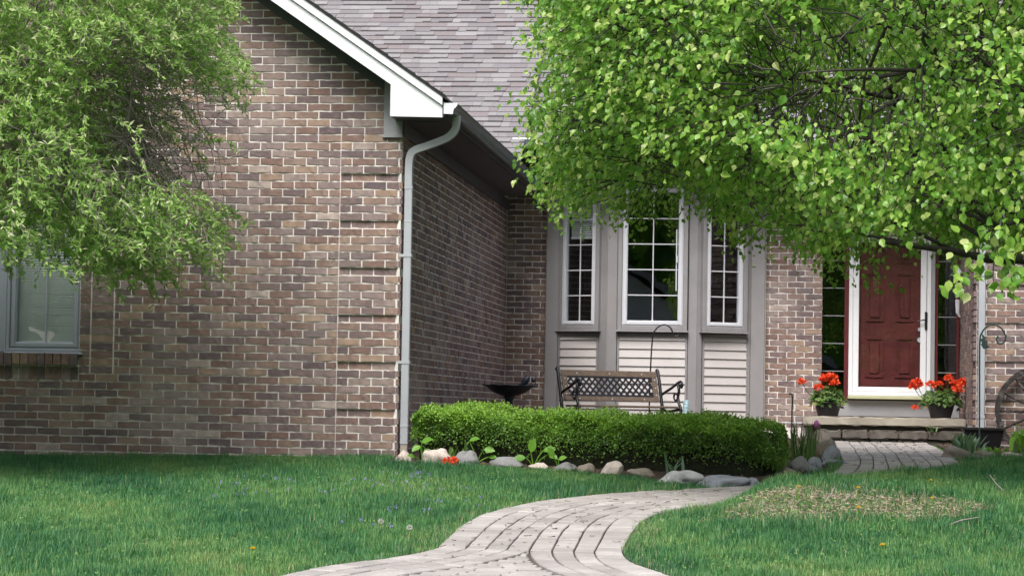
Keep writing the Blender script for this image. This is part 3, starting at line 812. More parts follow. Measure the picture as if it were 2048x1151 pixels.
fd = MB().box(4.02, 4.82, DY+.03, DY+.075, .70, 2.50).obj('front_door', 'door', house)
def panel(x0, x1, z0, z1):
    m_ = MB().frame(x0, x1, z0, z1, .024, DY+.014, DY+.031).box(x0+.05, x1-.05, DY+.017, DY+.031, z0+.05, z1-.05)
    m_.obj('door_panel', 'door', fd, bevel=.007, seg=2)
for x0, x1 in ((4.14, 4.36), (4.48, 4.70)):
    panel(x0, x1, .86, 1.32); panel(x0, x1, 1.50, 2.06); panel(x0, x1, 2.17, 2.40)
MB().tube([(4.762, DY+.02, 1.30), (4.762, DY-.01, 1.30)], .028, 10).obj('knob', 'lanternw', fd)
MB().tube([(4.762, DY+.02, 1.42), (4.762, DY+.0, 1.42)], .022, 10).obj('deadbolt', 'lanternw', fd)
MB().box(3.95, 4.89, DY-.10, DY+.06, .615, .654).obj('threshold', 'olive', house, bevel=.006)
MB().box(3.655, 5.215, DY-.01, DY+.08, .42, .60).obj('kick_board', 'kick', house)
MB().box(3.66, 5.21, DY-.06, DY+.1, 2.56, 3.34).obj('door_header', 'greige', house)
MB().box(3.93, 3.954, DY-.04, DY+.06, .60, 2.56).obj('door_jamb', 'maroon', house)
# wall lantern on the wing side wall
ln = MB().box(5.15, 5.215, 7.86, 7.94, 1.78, 1.80).tube([(5.165, 7.9, 1.75), (5.165, 7.9, 1.60), (5.19, 7.9, 1.55)], [.03, .022, .008], 8).obj('wall_lantern', 'lanternw', house)
for dx in (-.02, .035): MB().tube([(5.17+dx, 7.9, 1.80), (5.17+dx*.8, 7.9, 2.05)], .008, 6).obj('lantern_rod', 'lanternw', ln)
MB().lathe([(.0, 2.13), (.05, 2.06), (.055, 2.05), (.0, 2.05)], 10, (5.165, 7.9, 0)).obj('lantern_cap', 'lanternw', ln)
MB().lathe([(.032, 1.80), (.036, 1.92), (.032, 2.05)], 8, (5.165, 7.9, 0)).obj('lantern_glass', 'glass', ln)

# ------------------------------------------------------------------ porch steps
porch = empty('porch_steps', (4.3, 7.2, .1), 0, 'tan concrete porch slab above two rows of weathered step blocks', 'steps')
def rough_box(x0, x1, y0, y1, z0, z1, amp=.006, seed=0, nx=14):
    r = np.random.default_rng(seed); bm = bmesh.new(); bmesh.ops.create_cube(bm, size=1)
    for v in bm.verts: v.co = Vector(((x0 if v.co.x < 0 else x1), (y0 if v.co.y < 0 else y1), (z0 if v.co.z < 0 else z1)))
    bmesh.ops.bevel(bm, geom=bm.edges[:], offset=min(.012, (z1-z0)*.2), segments=2, affect='EDGES')
    bmesh.ops.subdivide_edges(bm, edges=[e for e in bm.edges if abs((e.verts[0].co-e.verts[1].co).x) > .15], cuts=nx, use_grid_fill=True)
    for v in bm.verts: v.co += Vector(r.normal(0, amp, 3)*np.array([.6, 1, 1]))
    me = bpy.data.meshes.new('m'); bm.to_mesh(me); bm.free(); return me
def add_mesh(name, me, mt, parent):
    me.materials.append(MT[mt]); o = link(bpy.data.objects.new(name, me), parent)
    if parent: o.location = -Vector(parent.location)
    return o
add_mesh('slab', rough_box(3.44, 5.205, 6.98, 8.28, .315, .412, .003, 1, 24), 'slab', porch)
add_mesh('riser', rough_box(3.55, 5.2, 7.06, 8.2, .05, .316, .004, 2, 18), 'block', porch)
for rz_, (zz0, zz1, dy) in enumerate(((.175, .268, 0), (.075, .172, .035))):
    e = [3.57, 3.86, 4.15, 4.47, 4.78, 5.18] if rz_ == 0 else [3.6, 3.88, 4.16, 4.46, 4.76, 5.18]
    for i in range(5):
        xm = (e[i]+e[i+1])/2; y = 6.60+.10*((xm-4.35)/.8)**2+dy
        add_mesh('step_block', rough_box(e[i]+.004, e[i+1]-.004, y, 7.07, zz0, zz1, .005, 10+i+rz_*9, 4), 'block', porch)

# ------------------------------------------------------------------ trees
def branch_path(a, b, sag=0, n=6, jit=.05):
    a, b = np.array(a, float), np.array(b, float); t = np.linspace(0, 1, n)[:, None]
    p = a+(b-a)*t; L = np.linalg.norm(b-a)
    p += rng.normal(0, jit*L*.25, p.shape)*np.sin(np.pi*t); p[:, 2] += sag*np.sin(np.pi*t[:, 0]); p[0] = a; p[-1] = b
    return p
def add_tubes(list_pts, radii, n=4):
    """fast tubes for many short polylines of equal length"""
    P = np.array(list_pts); r = np.array(radii); N, K, _ = P.shape
    d = np.gradient(P, axis=1); d /= np.linalg.norm(d, axis=2)[..., None]+1e-9
    ref = np.zeros_like(d); ref[..., 2] = 1; a = np.cross(d, ref)+1e-6; a /= np.linalg.norm(a, axis=2)[..., None]; b = np.cross(d, a)
    t = 2*np.pi*np.arange(n)/n
    V = P[:, :, None, :]+r[:, :, None, None]*(a[:, :, None, :]*np.cos(t)[None, None, :, None]+b[:, :, None, :]*np.sin(t)[None, None, :, None])
    I = np.arange(N*K*n).reshape(N, K, n)
    F = np.stack([I[:, :-1, :], np.roll(I, -1, 2)[:, :-1, :], np.roll(I, -1, 2)[:, 1:, :], I[:, 1:, :]], -1).reshape(-1, 4)
    return V.reshape(-1, 3), F
class Skel:
    def __init__(s): s.nodes = []; s.mb = MB()
    def limb(s, pts, r0, r1, n=7):
        k = len(pts); s.mb.tube([tuple(p) for p in pts], [r0+(r1-r0)*i/(k-1) for i in range(k)], n)
        s.nodes += [(p, r0+(r1-r0)*i/(k-1)) for i, p in enumerate(pts)]
# ---- pear tree at the right
pear = empty('pear_tree', (5.75, -2.6, zgs(5.75, -2.6)), 0, 'large spreading tree with glossy bright green leaves and dark limbs, right foreground', 'tree')
ploc = np.array(pear.location)
sk = Skel(); base = np.array((5.75, -2.6, zgs(5.75, -2.6)-.1))
sk.limb(branch_path(base, base+(0.05, 0, 1.7), 0, 5, .02), .17, .13, 10)
sk.limb(branch_path(base+(.05, 0, 1.6), base+(-.1, .2, 6.0), 0, 8, .05), .12, .02, 8)
tips = [((5.72, -2.6, 1.45), (4.55, -4.6, 1.62), .075), ((5.7, -2.6, 1.7), (2.7, -3.2, 2.35), .09), ((5.7, -2.6, 2.1), (3.0, -2.2, 2.95), .085),
        ((5.7, -2.6, 2.0), (2.2, -1.4, 2.3), .075), ((5.7, -2.6, 2.4), (2.6, -3.9, 3.6), .08), ((5.7, -2.6, 2.0), (4.1, -5.4, 2.6), .075),
        ((5.7, -2.6, 2.3), (3.4, -4.9, 3.4), .07), ((5.7, -2.6, 1.9), (3.6, -.4, 2.4), .07), ((5.7, -2.6, 2.6), (6.5, -5.5, 3.5), .07),
        ((5.7, -2.6, 2.4), (8.4, -3.0, 3.3), .08), ((5.7, -2.6, 2.6), (6.4, .4, 3.6), .08), ((5.7, -2.6, 3.0), (3.6, -2.6, 4.8), .07), ((5.7, -2.6, 3.2), (7.2, -3.6, 5.0), .07), ((5.7, -2.6, 2.2), (5.2, -5.6, 2.1), .06)]
for a, b, r in tips:
    p = branch_path(a, b, .22, 9, .06); sk.limb(p, r*.60, .005, 7)
    for j in range(12):
        i = rng.integers(3, 9); q = p[i]; e_ = q+rng.normal(0, .55, 3)+np.array((-.25, -.1, .12)); e_[2] = max(e_[2], 2.0); sk.limb(branch_path(q, e_, .05, 5, .08), r*.25, .004, 5)
# low limb that crosses the door
p = branch_path((5.7, -2.6, 1.5), (3.95, -3.9, 1.62), -.02, 8, .03); sk.limb(p, .05, .016, 7)
sk.limb(branch_path(p[5], (3.6, -4.1, 1.86), .03, 6, .06), .018, .006, 5); sk.limb(branch_path(p[6], (3.3, -3.6, 1.75), .03, 6, .06), .013, .005, 5)
nodes = np.array([q[0] for q in sk.nodes if q[1] < .06]); nodes = nodes[(nodes[:, 2] > 1.4)]
# cluster centres in a blocky crown
cc = np.array((5.6, -2.7, 3.75)); rad = np.array((4.2, 3.7, 3.3))
N = 250000; u = rng.uniform(-1, 1, (N, 3)); q = (np.abs(u)**3.2).sum(1)**(1/3.2)
keep = (q < 1)
C0 = u*rad+cc; 
lump = np.sin(C0[:, 0]*2.3+1)*np.sin(C0[:, 1]*2.1)*np.sin(C0[:, 2]*2.6+.5)
shell = np.clip((q-.55)/.45, 0, 1)
# uneven lower edge and left edge
low = 1.68+.15*np.sin(C0[:, 0]*2.9+.6)+.12*np.sin(C0[:, 0]*6.1+C0[:, 1]*2)+.10*np.sin(C0[:, 1]*3.3)
low = np.where(C0[:, 0] < 2.5, low+.42, np.where(C0[:, 0] < 3.4, low+.30, low+.12)); low = np.where(C0[:, 0] > 4.0, low-.10, low)
left = 1.62+.16*np.sin(C0[:, 2]*4.6+1.0)+.10*np.sin(C0[:, 2]*9+C0[:, 1]*3)
keep &= (C0[:, 2] > low) & (C0[:, 0] > left)
pr = .14+.62*shell**2+.30*lump
viszone = (C0[:, 2] < 3.9) & (C0[:, 0] < 5.6)
pr = np.where(viszone, pr, pr*.28)
# hollow where the inner limbs show
hol = ((C0[:, 0]-3.56)/.60)**2+((C0[:, 2]-2.52)/.38)**2 < 1
pr = np.where(hol & (C0[:, 1] < -1.6), pr*.03, np.where(hol, pr*.85, pr))
hol2 = ((C0[:, 0]-4.4)/.5)**2+((C0[:, 2]-2.2)/.3)**2 < 1
pr = np.where(hol2 & (C0[:, 1] < -3), pr*.8, pr)
keep &= rng.random(N) < pr*.42
CL = C0[keep]
# sprays that hang low in front
extra = np.array([(4.47, -6.2, 1.50), (4.55, -6.25, 1.38), (4.40, -6.1, 1.35), (4.65, -6.2, 1.28), (4.58, -6.3, 1.52), (4.33, -6.2, 1.22), (4.72, -6.2, 1.42), (4.62, -6.2, 1.20)])
# draw each cluster a little towards its twig
d = np.linalg.norm(CL[:, None, :]-nodes[None], axis=2); kk_ = np.argpartition(d, 7, axis=1)[:, :7]; ni = kk_[np.arange(len(CL)), rng.integers(0, 7, len(CL))]; nd = d[np.arange(len(CL)), ni]
tw = []; tr_ = []
for c_, i_, dd in zip(CL, ni, nd):
    a = nodes[i_]; a = c_+(a-c_)*min(1, .42/max(dd, .01)); dd = min(dd, .42); t = np.linspace(0, 1, 5)[:, None]; p = a+(c_-a)*t; p[:, 2] += .06*dd*np.sin(np.pi*t[:, 0]); p[1:4] += rng.normal(0, .03*min(dd, 1.5), (3, 3)); tw.append(p); tr_.append(np.linspace(.0055, .0018, 5))
V, F = add_tubes(tw, tr_, 4)
trunk = sk.mb.obj('trunk', 'bark', pear, smooth=True); trunk.location = -Vector(ploc)
o = tag(obj_np('twigs', V, F, 'bark', pear), kind='stuff'); o.location = -Vector(ploc)
mbh = MB(); stem_ = catmull([(4.55, -4.6, 1.68), (4.60, -5.4, 1.72), (4.58, -6.0, 1.62), (4.54, -6.2, 1.48), (4.52, -6.22, 1.30), (4.53, -6.22, 1.18)], 5)
mbh.tube([tuple(p) for p in stem_], list(np.linspace(.010, .0025, len(stem_))), 5)
for e_ in extra:
    k_ = np.argmin(np.linalg.norm(stem_-(e_+np.array((0, 0, .06))), axis=1)); mbh.tube([tuple(stem_[k_]), tuple((stem_[k_]+e_)/2+np.array((0, -.01, .015))), tuple(e_)], [.003, .0025, .0018], 5)
o = mbh.obj('low_branch', 'bark', pear, smooth=True); o.location = -Vector(ploc)
nl = rng.integers(15, 25, len(CL)); ctr = np.repeat(CL, nl, 0)
pos = ctr+rng.normal(0, 1, ctr.shape)*np.array((.095, .095, .07))
outd = (ctr-cc)/rad; outd /= np.linalg.norm(outd, axis=1)[:, None]+1e-9
yd = outd*.6+rng.normal(0, .55, outd.shape)+np.array((0, 0, -.55)); hint = outd*.55+np.array((0, -.35, .75))
M_ = dir_mats(yd, hint, .38); sc = np.clip(rng.normal(.0445, .011, len(pos)), .022, .070)
S = np.stack([sc*rng.uniform(.85, 1.2, len(sc)), sc, sc*rng.uniform(.3, 3.2, len(sc))], 1)
V, F, _ = scatter(LEAF, LEAF_F, pos, M_, S)
ne = 13; ce = np.repeat(extra, ne, 0); pe = ce+rng.normal(0, 1, ce.shape)*np.array((.055, .05, .06))
Me = dir_mats(rng.normal(0, .5, pe.shape)+np.array((0, -.3, -.7)), np.tile((0, -.7, .6), (len(pe), 1)), .4); se = rng.uniform(.058, .085, len(pe))
V2, F2, _ = scatter(LEAF, LEAF_F, pe, Me, se)
o = tag(obj_np('crown', np.concatenate([V, V2]), np.concatenate([F, F2+len(V)]), 'pear', pear), kind='stuff'); o.location = -Vector(ploc)
ks = rng.integers(0, len(CL), 1500); pk = np.repeat(CL[ks], 5, 0)+rng.normal(0, .035, (7500, 3)); Mk = rot_mats(7500, None, .7)
V, F, _ = scatter(SLIM*np.array((.09, 1, 1)), SLIM_F, pk, Mk, rng.uniform(.018, .034, 7500))
o = tag(obj_np('spent_flower_stalks', V, F, 'straw', pear), kind='stuff'); o.location = -Vector(ploc)

# ---- willow-like tree at the left
wt = empty('willow_tree', (-4.4, -3.2, zgs(-4.4, -3.2)), 0, 'weeping tree with fine pale-tipped leaves overhanging the garage window', 'tree')
wloc = np.array(wt.location); sk = Skel(); base = np.array((-4.4, -3.2, wloc[2]-.1))
sk.limb(branch_path(base, base+(.1, 0, 1.9), 0, 5, .03), .13, .10, 9)
for b, r in (((-1.6, -3.0, 2.75), .055), ((-1.4, -2.7, 3.3), .05), ((-2.0, -4.2, 3.6), .05), ((-2.3, -2.2, 2.9), .05), ((-4.6, -3.3, 4.9), .07), ((-5.9, -3.8, 3.6), .05), ((-3.2, -4.6, 3.0), .05), ((-3.4, -1.6, 3.3), .05), ((-1.7, -3.3, 3.9), .05), ((-1.5, -3.4, 2.35), .04), ((-2.6, -3.9, 2.4), .045)):
    p = branch_path((-4.3, -3.2, 1.75), b, .35, 9, .08); sk.limb(p, r, .009, 6)
    for j in range(6):
        i = rng.integers(3, 9); e_ = p[i]+rng.normal(0, .38, 3)+np.array((.2, 0, -.02)); sk.limb(branch_path(p[i], e_, .05, 5, .1), r*.35, .004, 5)
nodes = np.array([q_[0] for q_ in sk.nodes if q_[1] < .05])
cc = np.array((-3.5, -3.1, 2.65)); rad = np.array((2.74, 1.9, 2.35))
N = 62000; u = rng.uniform(-1, 1, (N, 3)); q = (np.abs(u)**2.8).sum(1)**(1/2.8)
C0 = u*rad+cc; shell = np.clip((q-.5)/.5, 0, 1)
edge = -.86+.10*np.sin(C0[:, 2]*5)+.08*np.sin(C0[:, 2]*11+1)
edge = np.where((C0[:, 2] > 2.0) & (C0[:, 2] < 2.85), edge-.20, edge)
low = np.where(C0[:, 0] < -2.15, 1.62, np.where(C0[:, 0] < -1.75, 1.50, 1.40))+.09*np.sin(C0[:, 0]*5+1)+.05*np.sin(C0[:, 0]*13)
gap = ((C0[:, 0]+1.28)/.36)**2+((C0[:, 2]-2.48)/.50)**2 < 1
keep = (q < 1) & (C0[:, 0] < edge) & (C0[:, 2] > low) & (rng.random(N) < (.24+.5*shell)*np.where(gap, .07, 1)*np.where(C0[:, 2] > 3.9, .35, 1)*np.where((C0[:, 0] > -1.75) & (C0[:, 2] < 2.0), .55, 1))
CL = C0[keep]; extra = np.array([(-2.42, -3.4, 1.60), (-2.50, -3.4, 1.52), (-1.82, -3.4, 1.55), (-1.83, -3.38, 1.46), (-1.78, -3.3, 1.62), (-.95, -3.1, 2.38), (-.86, -3.05, 2.40), (-1.5, -3.3, 1.52), (-1.05, -3.3, 1.58)])
CL = np.concatenate([CL, extra])
K = 24; n_s = len(CL); outd = (CL-cc)/rad; outd /= np.linalg.norm(outd, axis=1)[:, None]
dirs = outd*.8+rng.normal(0, .5, outd.shape)+np.array((.1, -.1, -.15)); dirs /= np.linalg.norm(dirs, axis=1)[:, None]
Ls = rng.uniform(.16, .34, n_s); t = np.linspace(0, 1, 6)
P = CL[:, None, :]+dirs[:, None, :]*Ls[:, None, None]*(t[None, :, None]-.5); P[:, :, 2] -= .16*(t[None, :]**2)*Ls[:, None]*1.6
V, F = add_tubes(P, np.repeat(np.linspace(.0028, .001, 6)[None], n_s, 0), 3)
# twigs joining sprigs to limbs, and the bare tangle
d = np.linalg.norm(CL[:, None, :]-nodes[None], axis=2); ni = d.argmin(1)
tw = []; tr_ = []
for i in range(n_s):
    if i % 4: continue
    a = nodes[ni[i]]; b = P[i, 0]; tt = np.linspace(0, 1, 6)[:, None]; p = a+(b-a)*tt; p[1:5] += rng.normal(0, .035, (4, 3)); tw.append(p); tr_.append(np.linspace(.005, .0024, 6))
for i in range(420):
    a = np.array((-1.75, -3.0, 2.62))+rng.normal(0, 1, 3)*np.array((.34, .3, .30)); dd = np.array((rng.uniform(.05, .62), rng.normal(0, .25), rng.normal(-.18, .26)))
    tt = np.linspace(0, 1, 6)[:, None]; p = a+dd*tt; p[1:] += np.cumsum(rng.normal(0, .034, (5, 3)), 0); tw.append(p); tr_.append(np.linspace(.0045, .0012, 6))
Vt, Ft = add_tubes(tw, tr_, 3)
o = sk.mb.obj('trunk', 'twig', wt, smooth=True); o.location = -Vector(wloc)
o = tag(obj_np('twigs', np.concatenate([V, Vt]), np.concatenate([F, Ft+len(V)]), 'twig', wt), kind='stuff'); o.location = -Vector(wloc)
tl = rng.uniform(0, 1, (n_s, K)); pos = CL[:, None, :]+dirs[:, None, :]*Ls[:, None, None]*(tl[..., None]-.5); pos[:, :, 2] -= .16*tl**2*Ls[:, None]*1.6
dl = (dirs[:, None, :]*.75+rng.normal(0, .6, (n_s, K, 3))).reshape(-1, 3); pos = pos.reshape(-1, 3)
M_ = dir_mats(dl, np.tile((0, -.7, .75), (len(pos), 1)), .35); L = rng.uniform(.036, .064, len(pos))
V, F, _ = scatter(SLIM, SLIM_F, pos, M_, np.stack([L*.30, L, L], 1))
o = tag(obj_np('crown', V, F, 'willow', wt), kind='stuff'); o.location = -Vector(wloc)

# ------------------------------------------------------------------ boxwood hedge
HF = catmull([(.16, -.50), (.75, -.78), (1.45, -1.12), (2.2, -1.60), (2.66, -1.86), (3.02, -2.05)], 8)     # foot of the front face
HC = offset(HF, .36)
hd_ = np.r_[0, np.cumsum(np.linalg.norm(np.diff(HC, axis=0), axis=1))]; HLEN = hd_[-1]
nrm = np.gradient(HC, axis=0); nrm /= np.linalg.norm(nrm, axis=1)[:, None]; nrm = np.stack([-nrm[:, 1], nrm[:, 0]], 1)
hedge = empty('boxwood_hedge', (1.6, -1.0, zgs(1.6, -1.0)), 0, 'low clipped boxwood hedge with bright new tips, behind the border stones', 'hedge'); hl = np.array(hedge.location)
def hedge_pt(s, a, dep):
    """s along, a angle param -1..1 across the section (front foot .. top .. back foot), dep inward depth"""
    cx = np.interp(s, hd_, HC[:, 0]); cy = np.interp(s, hd_, HC[:, 1]); n0 = np.interp(s, hd_, nrm[:, 0]); n1 = np.interp(s, hd_, nrm[:, 1])
    endf = np.clip(np.minimum(s/.10, (HLEN-s)/.22), 0.0, 1); endf = np.sqrt(np.clip(1-(1-endf)**2, 0, 1))
    lum = .022*np.sin(s*5.3+a*3)+.018*np.sin(s*11.7+a*5+1)+.016*np.sin(a*9+s*3)+.012*np.sin(s*27+a*4)*np.sin(a*17+2)
    hw = (.37-dep+lum)*(.55+.45*endf); ht = (.40-dep+lum*.6+.035*np.exp(-((s-.55)/.22)**2))*(.72+.28*endf)
    th = (a+1)*math.pi/2; ex = .24
    px_ = -np.sign(np.cos(th))*np.abs(np.cos(th))**ex*hw; pz = np.abs(np.sin(th))**ex*ht
    tuck = 1-.22*np.clip(1-pz/.2, 0, 1); px_ = px_*tuck
    X = cx+n0*px_; Y = cy+n1*px_
    return np.stack([X, Y, zg(X, Y)+pz+.01], -1), n0, n1, endf
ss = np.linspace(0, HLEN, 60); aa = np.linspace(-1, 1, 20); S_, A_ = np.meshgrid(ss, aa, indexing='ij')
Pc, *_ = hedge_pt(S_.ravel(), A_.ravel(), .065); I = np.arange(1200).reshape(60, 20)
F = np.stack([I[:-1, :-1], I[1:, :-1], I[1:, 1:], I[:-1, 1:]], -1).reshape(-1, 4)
o = obj_np('dark_filler', Pc, [F, np.array([list(range(1180, 1200))])], 'boxcore', hedge, True); o.location = -Vector(hl)  # dark filler core added inside the hedge to block the view between leaves
N = 66000; s = rng.uniform(0, HLEN, N); s[:5000] = HLEN-rng.uniform(0, .12, 5000); a = np.where(rng.random(N) < .62, rng.uniform(-1, -.35, N), rng.uniform(-.75, .7, N)); a = np.clip(a, -1, 1)
dep = np.abs(rng.normal(0, .030, N))-.014
P1, n0, n1, ef = hedge_pt(s, a, dep); P2, *_ = hedge_pt(s, a, dep+.02); nr = P1-P2; nr /= np.linalg.norm(nr, axis=1)[:, None]+1e-9
patch = np.sin(s*6.3+2)*np.sin(s*2.1+P1[:, 2]*9)
hz = (P1[:, 2]-zg(P1[:, 0], P1[:, 1]))
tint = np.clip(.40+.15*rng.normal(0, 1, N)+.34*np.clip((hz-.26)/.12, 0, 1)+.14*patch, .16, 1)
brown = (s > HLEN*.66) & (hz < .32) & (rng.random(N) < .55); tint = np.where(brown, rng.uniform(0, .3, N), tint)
M_ = dir_mats(nr*.5+rng.normal(0, .7, (N, 3))+np.array((0, 0, .35)), nr+np.array((0, 0, .2)), .55); L = rng.uniform(.015, .027, N)
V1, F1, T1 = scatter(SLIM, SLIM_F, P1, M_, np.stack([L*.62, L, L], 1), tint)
capn = 9000; sa = np.full(capn, HLEN-.004); aa_ = rng.uniform(-1, 1, capn); Pe, *_ = hedge_pt(sa, aa_, np.zeros(capn)); ax_ = np.array((HC[-1, 0], HC[-1, 1], zgs(*HC[-1])+.05)); rr_ = np.sqrt(rng.random((capn, 1)))
Pe = ax_+(Pe-ax_)*rr_*1.22; ed = HC[-1]-HC[-2]; ed = np.array((*ed/np.linalg.norm(ed), .1)); Pe += ed*(-.04+.11*(1-rr_**2)+rng.uniform(-.03, .02, (capn, 1)))
Mc = dir_mats(rng.normal(0, .7, (capn, 3))+np.array((0, 0, .3)), np.tile(ed, (capn, 1)), .5); Lc = rng.uniform(.015, .027, capn)
Vc, Fc, Tc = scatter(SLIM, SLIM_F, Pe, Mc, np.stack([Lc*.62, Lc, Lc], 1), np.clip(rng.normal(.40, .16, capn), 0, 1)); F1 = np.concatenate([F1, Fc+len(V1)]); V1 = np.concatenate([V1, Vc]); T1 = np.concatenate([T1, Tc])
# upright new shoots on top
NS = 2600; s = rng.uniform(.02, HLEN-.02, NS); a = rng.uniform(-.62, .5, NS); Pt, *_ = hedge_pt(s, a, 0.0); hgt = rng.uniform(.015, .075, NS)*(.55+.45*np.sin(s*7)**2)
k = 9; tt = rng.uniform(0, 1, (NS, k)); lean = rng.normal(0, .22, (NS, 3)); lean[:, 2] = 1; lean[:, 1] -= .1
pos = (Pt[:, None, :]+lean[:, None, :]*hgt[:, None, None]*tt[..., None]).reshape(-1, 3)
M_ = dir_mats(rng.normal(0, .6, (NS*k, 3))+np.array((0, 0, .7)), np.tile((0, -.5, .6), (NS*k, 1)), .5); L = rng.uniform(.012, .021, NS*k)
V2, F2, T2 = scatter(SLIM, SLIM_F, pos, M_, np.stack([L*.6, L, L], 1), np.clip(rng.normal(.80, .13, NS*k), .3, 1))
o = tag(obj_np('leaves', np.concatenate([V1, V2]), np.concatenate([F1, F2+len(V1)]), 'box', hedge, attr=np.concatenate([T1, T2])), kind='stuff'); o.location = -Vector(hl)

# ------------------------------------------------------------------ border stones
def rock(x, y, w_, d_, h_, mt, label, seed, ang=0, sink=.25, jag=.10, sub=3):
    r = np.random.default_rng(seed); bm = bmesh.new(); bmesh.ops.create_icosphere(bm, subdivisions=sub, radius=.5)
    ph = r.uniform(0, 6, 6); fr = r.uniform(1.5, 3.6, 6); cut = [(Vector(r.normal(0, 1, 3)).normalized(), r.uniform(.30, .44)) for _ in range(6)]
    for v in bm.verts:
        p = v.co.copy(); k = 1+jag*(math.sin(p.x*fr[0]*3+ph[0])*math.sin(p.y*fr[1]*3+ph[1])+.6*math.sin(p.z*fr[2]*4+ph[2]+p.x*4))
        p *= k*(1+.02*math.sin(p.x*31+ph[3])*math.sin(p.y*27+ph[4])*math.sin(p.z*29+ph[5]))
        for n_, dd in cut:
            e_ = p.dot(n_)-dd
            if e_ > 0: p -= n_*e_*.8
        v.co = Vector((p.x*w_, p.y*d_, p.z*h_*1.25))
    me = bpy.data.meshes.new('border_stone'); bm.to_mesh(me); bm.free(); me.polygons.foreach_set('use_smooth', [True]*len(me.polygons)); me.materials.append(MT[mt])
    o = link(bpy.data.objects.new('border_stone', me)); o.location = (x, y, zgs(x, y)+h_*(.42-sink)); o.rotation_euler = (0, 0, ang)
    return tag(o, label, 'stone', 'stones edging the flower beds')
rocks = [
 (0.20, -0.80, .20, .18, .15, 'rock_b', 'small pale round stone at the foot of the downspout'),
 (0.49, -1.00, .32, .24, .21, 'rock_b', 'large pinkish white stone behind the red blooms'),
 (0.77, -1.10, .27, .22, .20, 'rock_a', 'round smooth grey stone just right of the red blooms'),
 (1.08, -1.22, .36, .22, .14, 'rock_a', 'long low dark grey stone beneath the left part of the hedge'),
 (1.37, -1.36, .22, .16, .09, 'rock_b', 'small flat pale stone between two hosta sprouts'),
 (1.58, -1.56, .24, .18, .11, 'rock_a', 'low grey stone right of the hosta sprouts'),
 (1.76, -1.72, .20, .18, .13, 'rock_c', 'brown rounded stone left of the pale tan boulder'),
 (1.98, -1.96, .25, .20, .16, 'rock_b', 'pale tan boulder beside the small brown stone'),
 (2.21, -2.18, .24, .20, .13, 'rock_c', 'flat brownish stone left of the speckled white boulder'),
 (2.53, -2.78, .34, .24, .15, 'rock_d', 'rough speckled white and grey boulder in front of the hedge'),
 (2.84, -3.06, .40, .26, .13, 'rock_e', 'flat angular blue grey stone where path meets the hedge bed'),
 (3.05, -3.02, .20, .18, .10, 'rock_e', 'small low grey stone right of the angular flat one'),
 (3.28, -1.65, .20, .18, .14, 'rock_c', 'rounded brown stone under the right end of the hedge'),
 (3.40, -1.2, .20, .18, .22, 'rock_a', 'upright grey stone at the edge of the mulch by the iris'),
 (3.50, -.9, .16, .16, .20, 'rock_e', 'small upright blue grey stone among the mulch'),
 (3.66, .9, .22, .3, .17, 'rock_e', 'blue grey stone tilted against the path edge below the tulip'),
 (3.70, .2, .26, .18, .09, 'rock_e', 'thin tilted slab of blue grey stone beside the path'),
 (3.66, 1.9, .26, .30, .24, 'rock_c', 'brownish grey boulder behind the tilted blue stone'),
 (3.62, 3.0, .22, .26, .30, 'rock_c', 'narrow upright stone next to the tulip flower'),
 (4.80, 2.1, .34, .5, .18, 'rock_c', 'long curved concrete edging stone at the path corner'),
 (5.02, 1.72, .30, .2, .13, 'rock_c', 'flat brown stone between the edging stone and the pale boulder'),
 (5.24, 1.66, .28, .2, .15, 'rock_b', 'rounded pale boulder below the black planter tub'),
 (5.50, 1.62, .26, .2, .12, 'rock_a', 'low grey stone at the right edge of the lawn'),
]
for i, (x, y, w_, d_, h_, mt, lb_) in enumerate(rocks):
    rock(x, y, w_*.86, d_*.86, h_*.80, mt, lb_, 100+i, rng.normal(0, .12), .22, .32 if mt in ('rock_d', 'rock_e') else .16, 4)

# ------------------------------------------------------------------ garden bench
bench = empty('garden_bench', (1.42, 6.92, zgs(1.3, 6.9)-.03), R(30), 'wooden bench with black iron lattice back and scrolled arms before the bay window', 'bench')
BLN = .62      # half length
def bk(z): return .16+(z-.38)*.30           # y of the back plane at height z (back is +y)
top_z, low_z = .78, .46
def back_bar(z0, z1, x0=-BLN+.03, x1=BLN-.03, th=.028):
    return MB().add([(x0, bk(z0)-th/2, z0), (x1, bk(z0)-th/2, z0), (x1, bk(z1)-th/2, z1), (x0, bk(z1)-th/2, z1), (x0, bk(z0)+th/2, z0), (x1, bk(z0)+th/2, z0), (x1, bk(z1)+th/2, z1), (x0, bk(z1)+th/2, z1)],
                    [(0, 1, 2, 3), (7, 6, 5, 4), (0, 4, 5, 1), (1, 5, 6, 2), (2, 6, 7, 3), (3, 7, 4, 0)])
back_bar(.715, .785).obj('top_rail', 'wood', bench, bevel=.006)
back_bar(.445, .50).obj('lower_rail', 'wood', bench, bevel=.006)
for sx in (-1, 1):
    x0 = sx*(BLN-.065); back_bar(.5005, .7145, x0-.032, x0+.032).obj('back_stile', 'wood', bench, bevel=.005)
    for z in (.52, .60, .69): MB().tube([(x0, bk(z)-.014, z), (x0, bk(z)-.02, z)], .008, 8).obj('bolt', 'lanternw', bench)
for x in (-.40, 0, .40):
    for z in (.75, .47): MB().tube([(x, bk(z)-.014, z), (x, bk(z)-.02, z)], .007, 8).obj('bolt', 'lanternw', bench)
lat = MB(); x0, x1, z0, z1 = -BLN+.10, BLN-.10, .502, .713
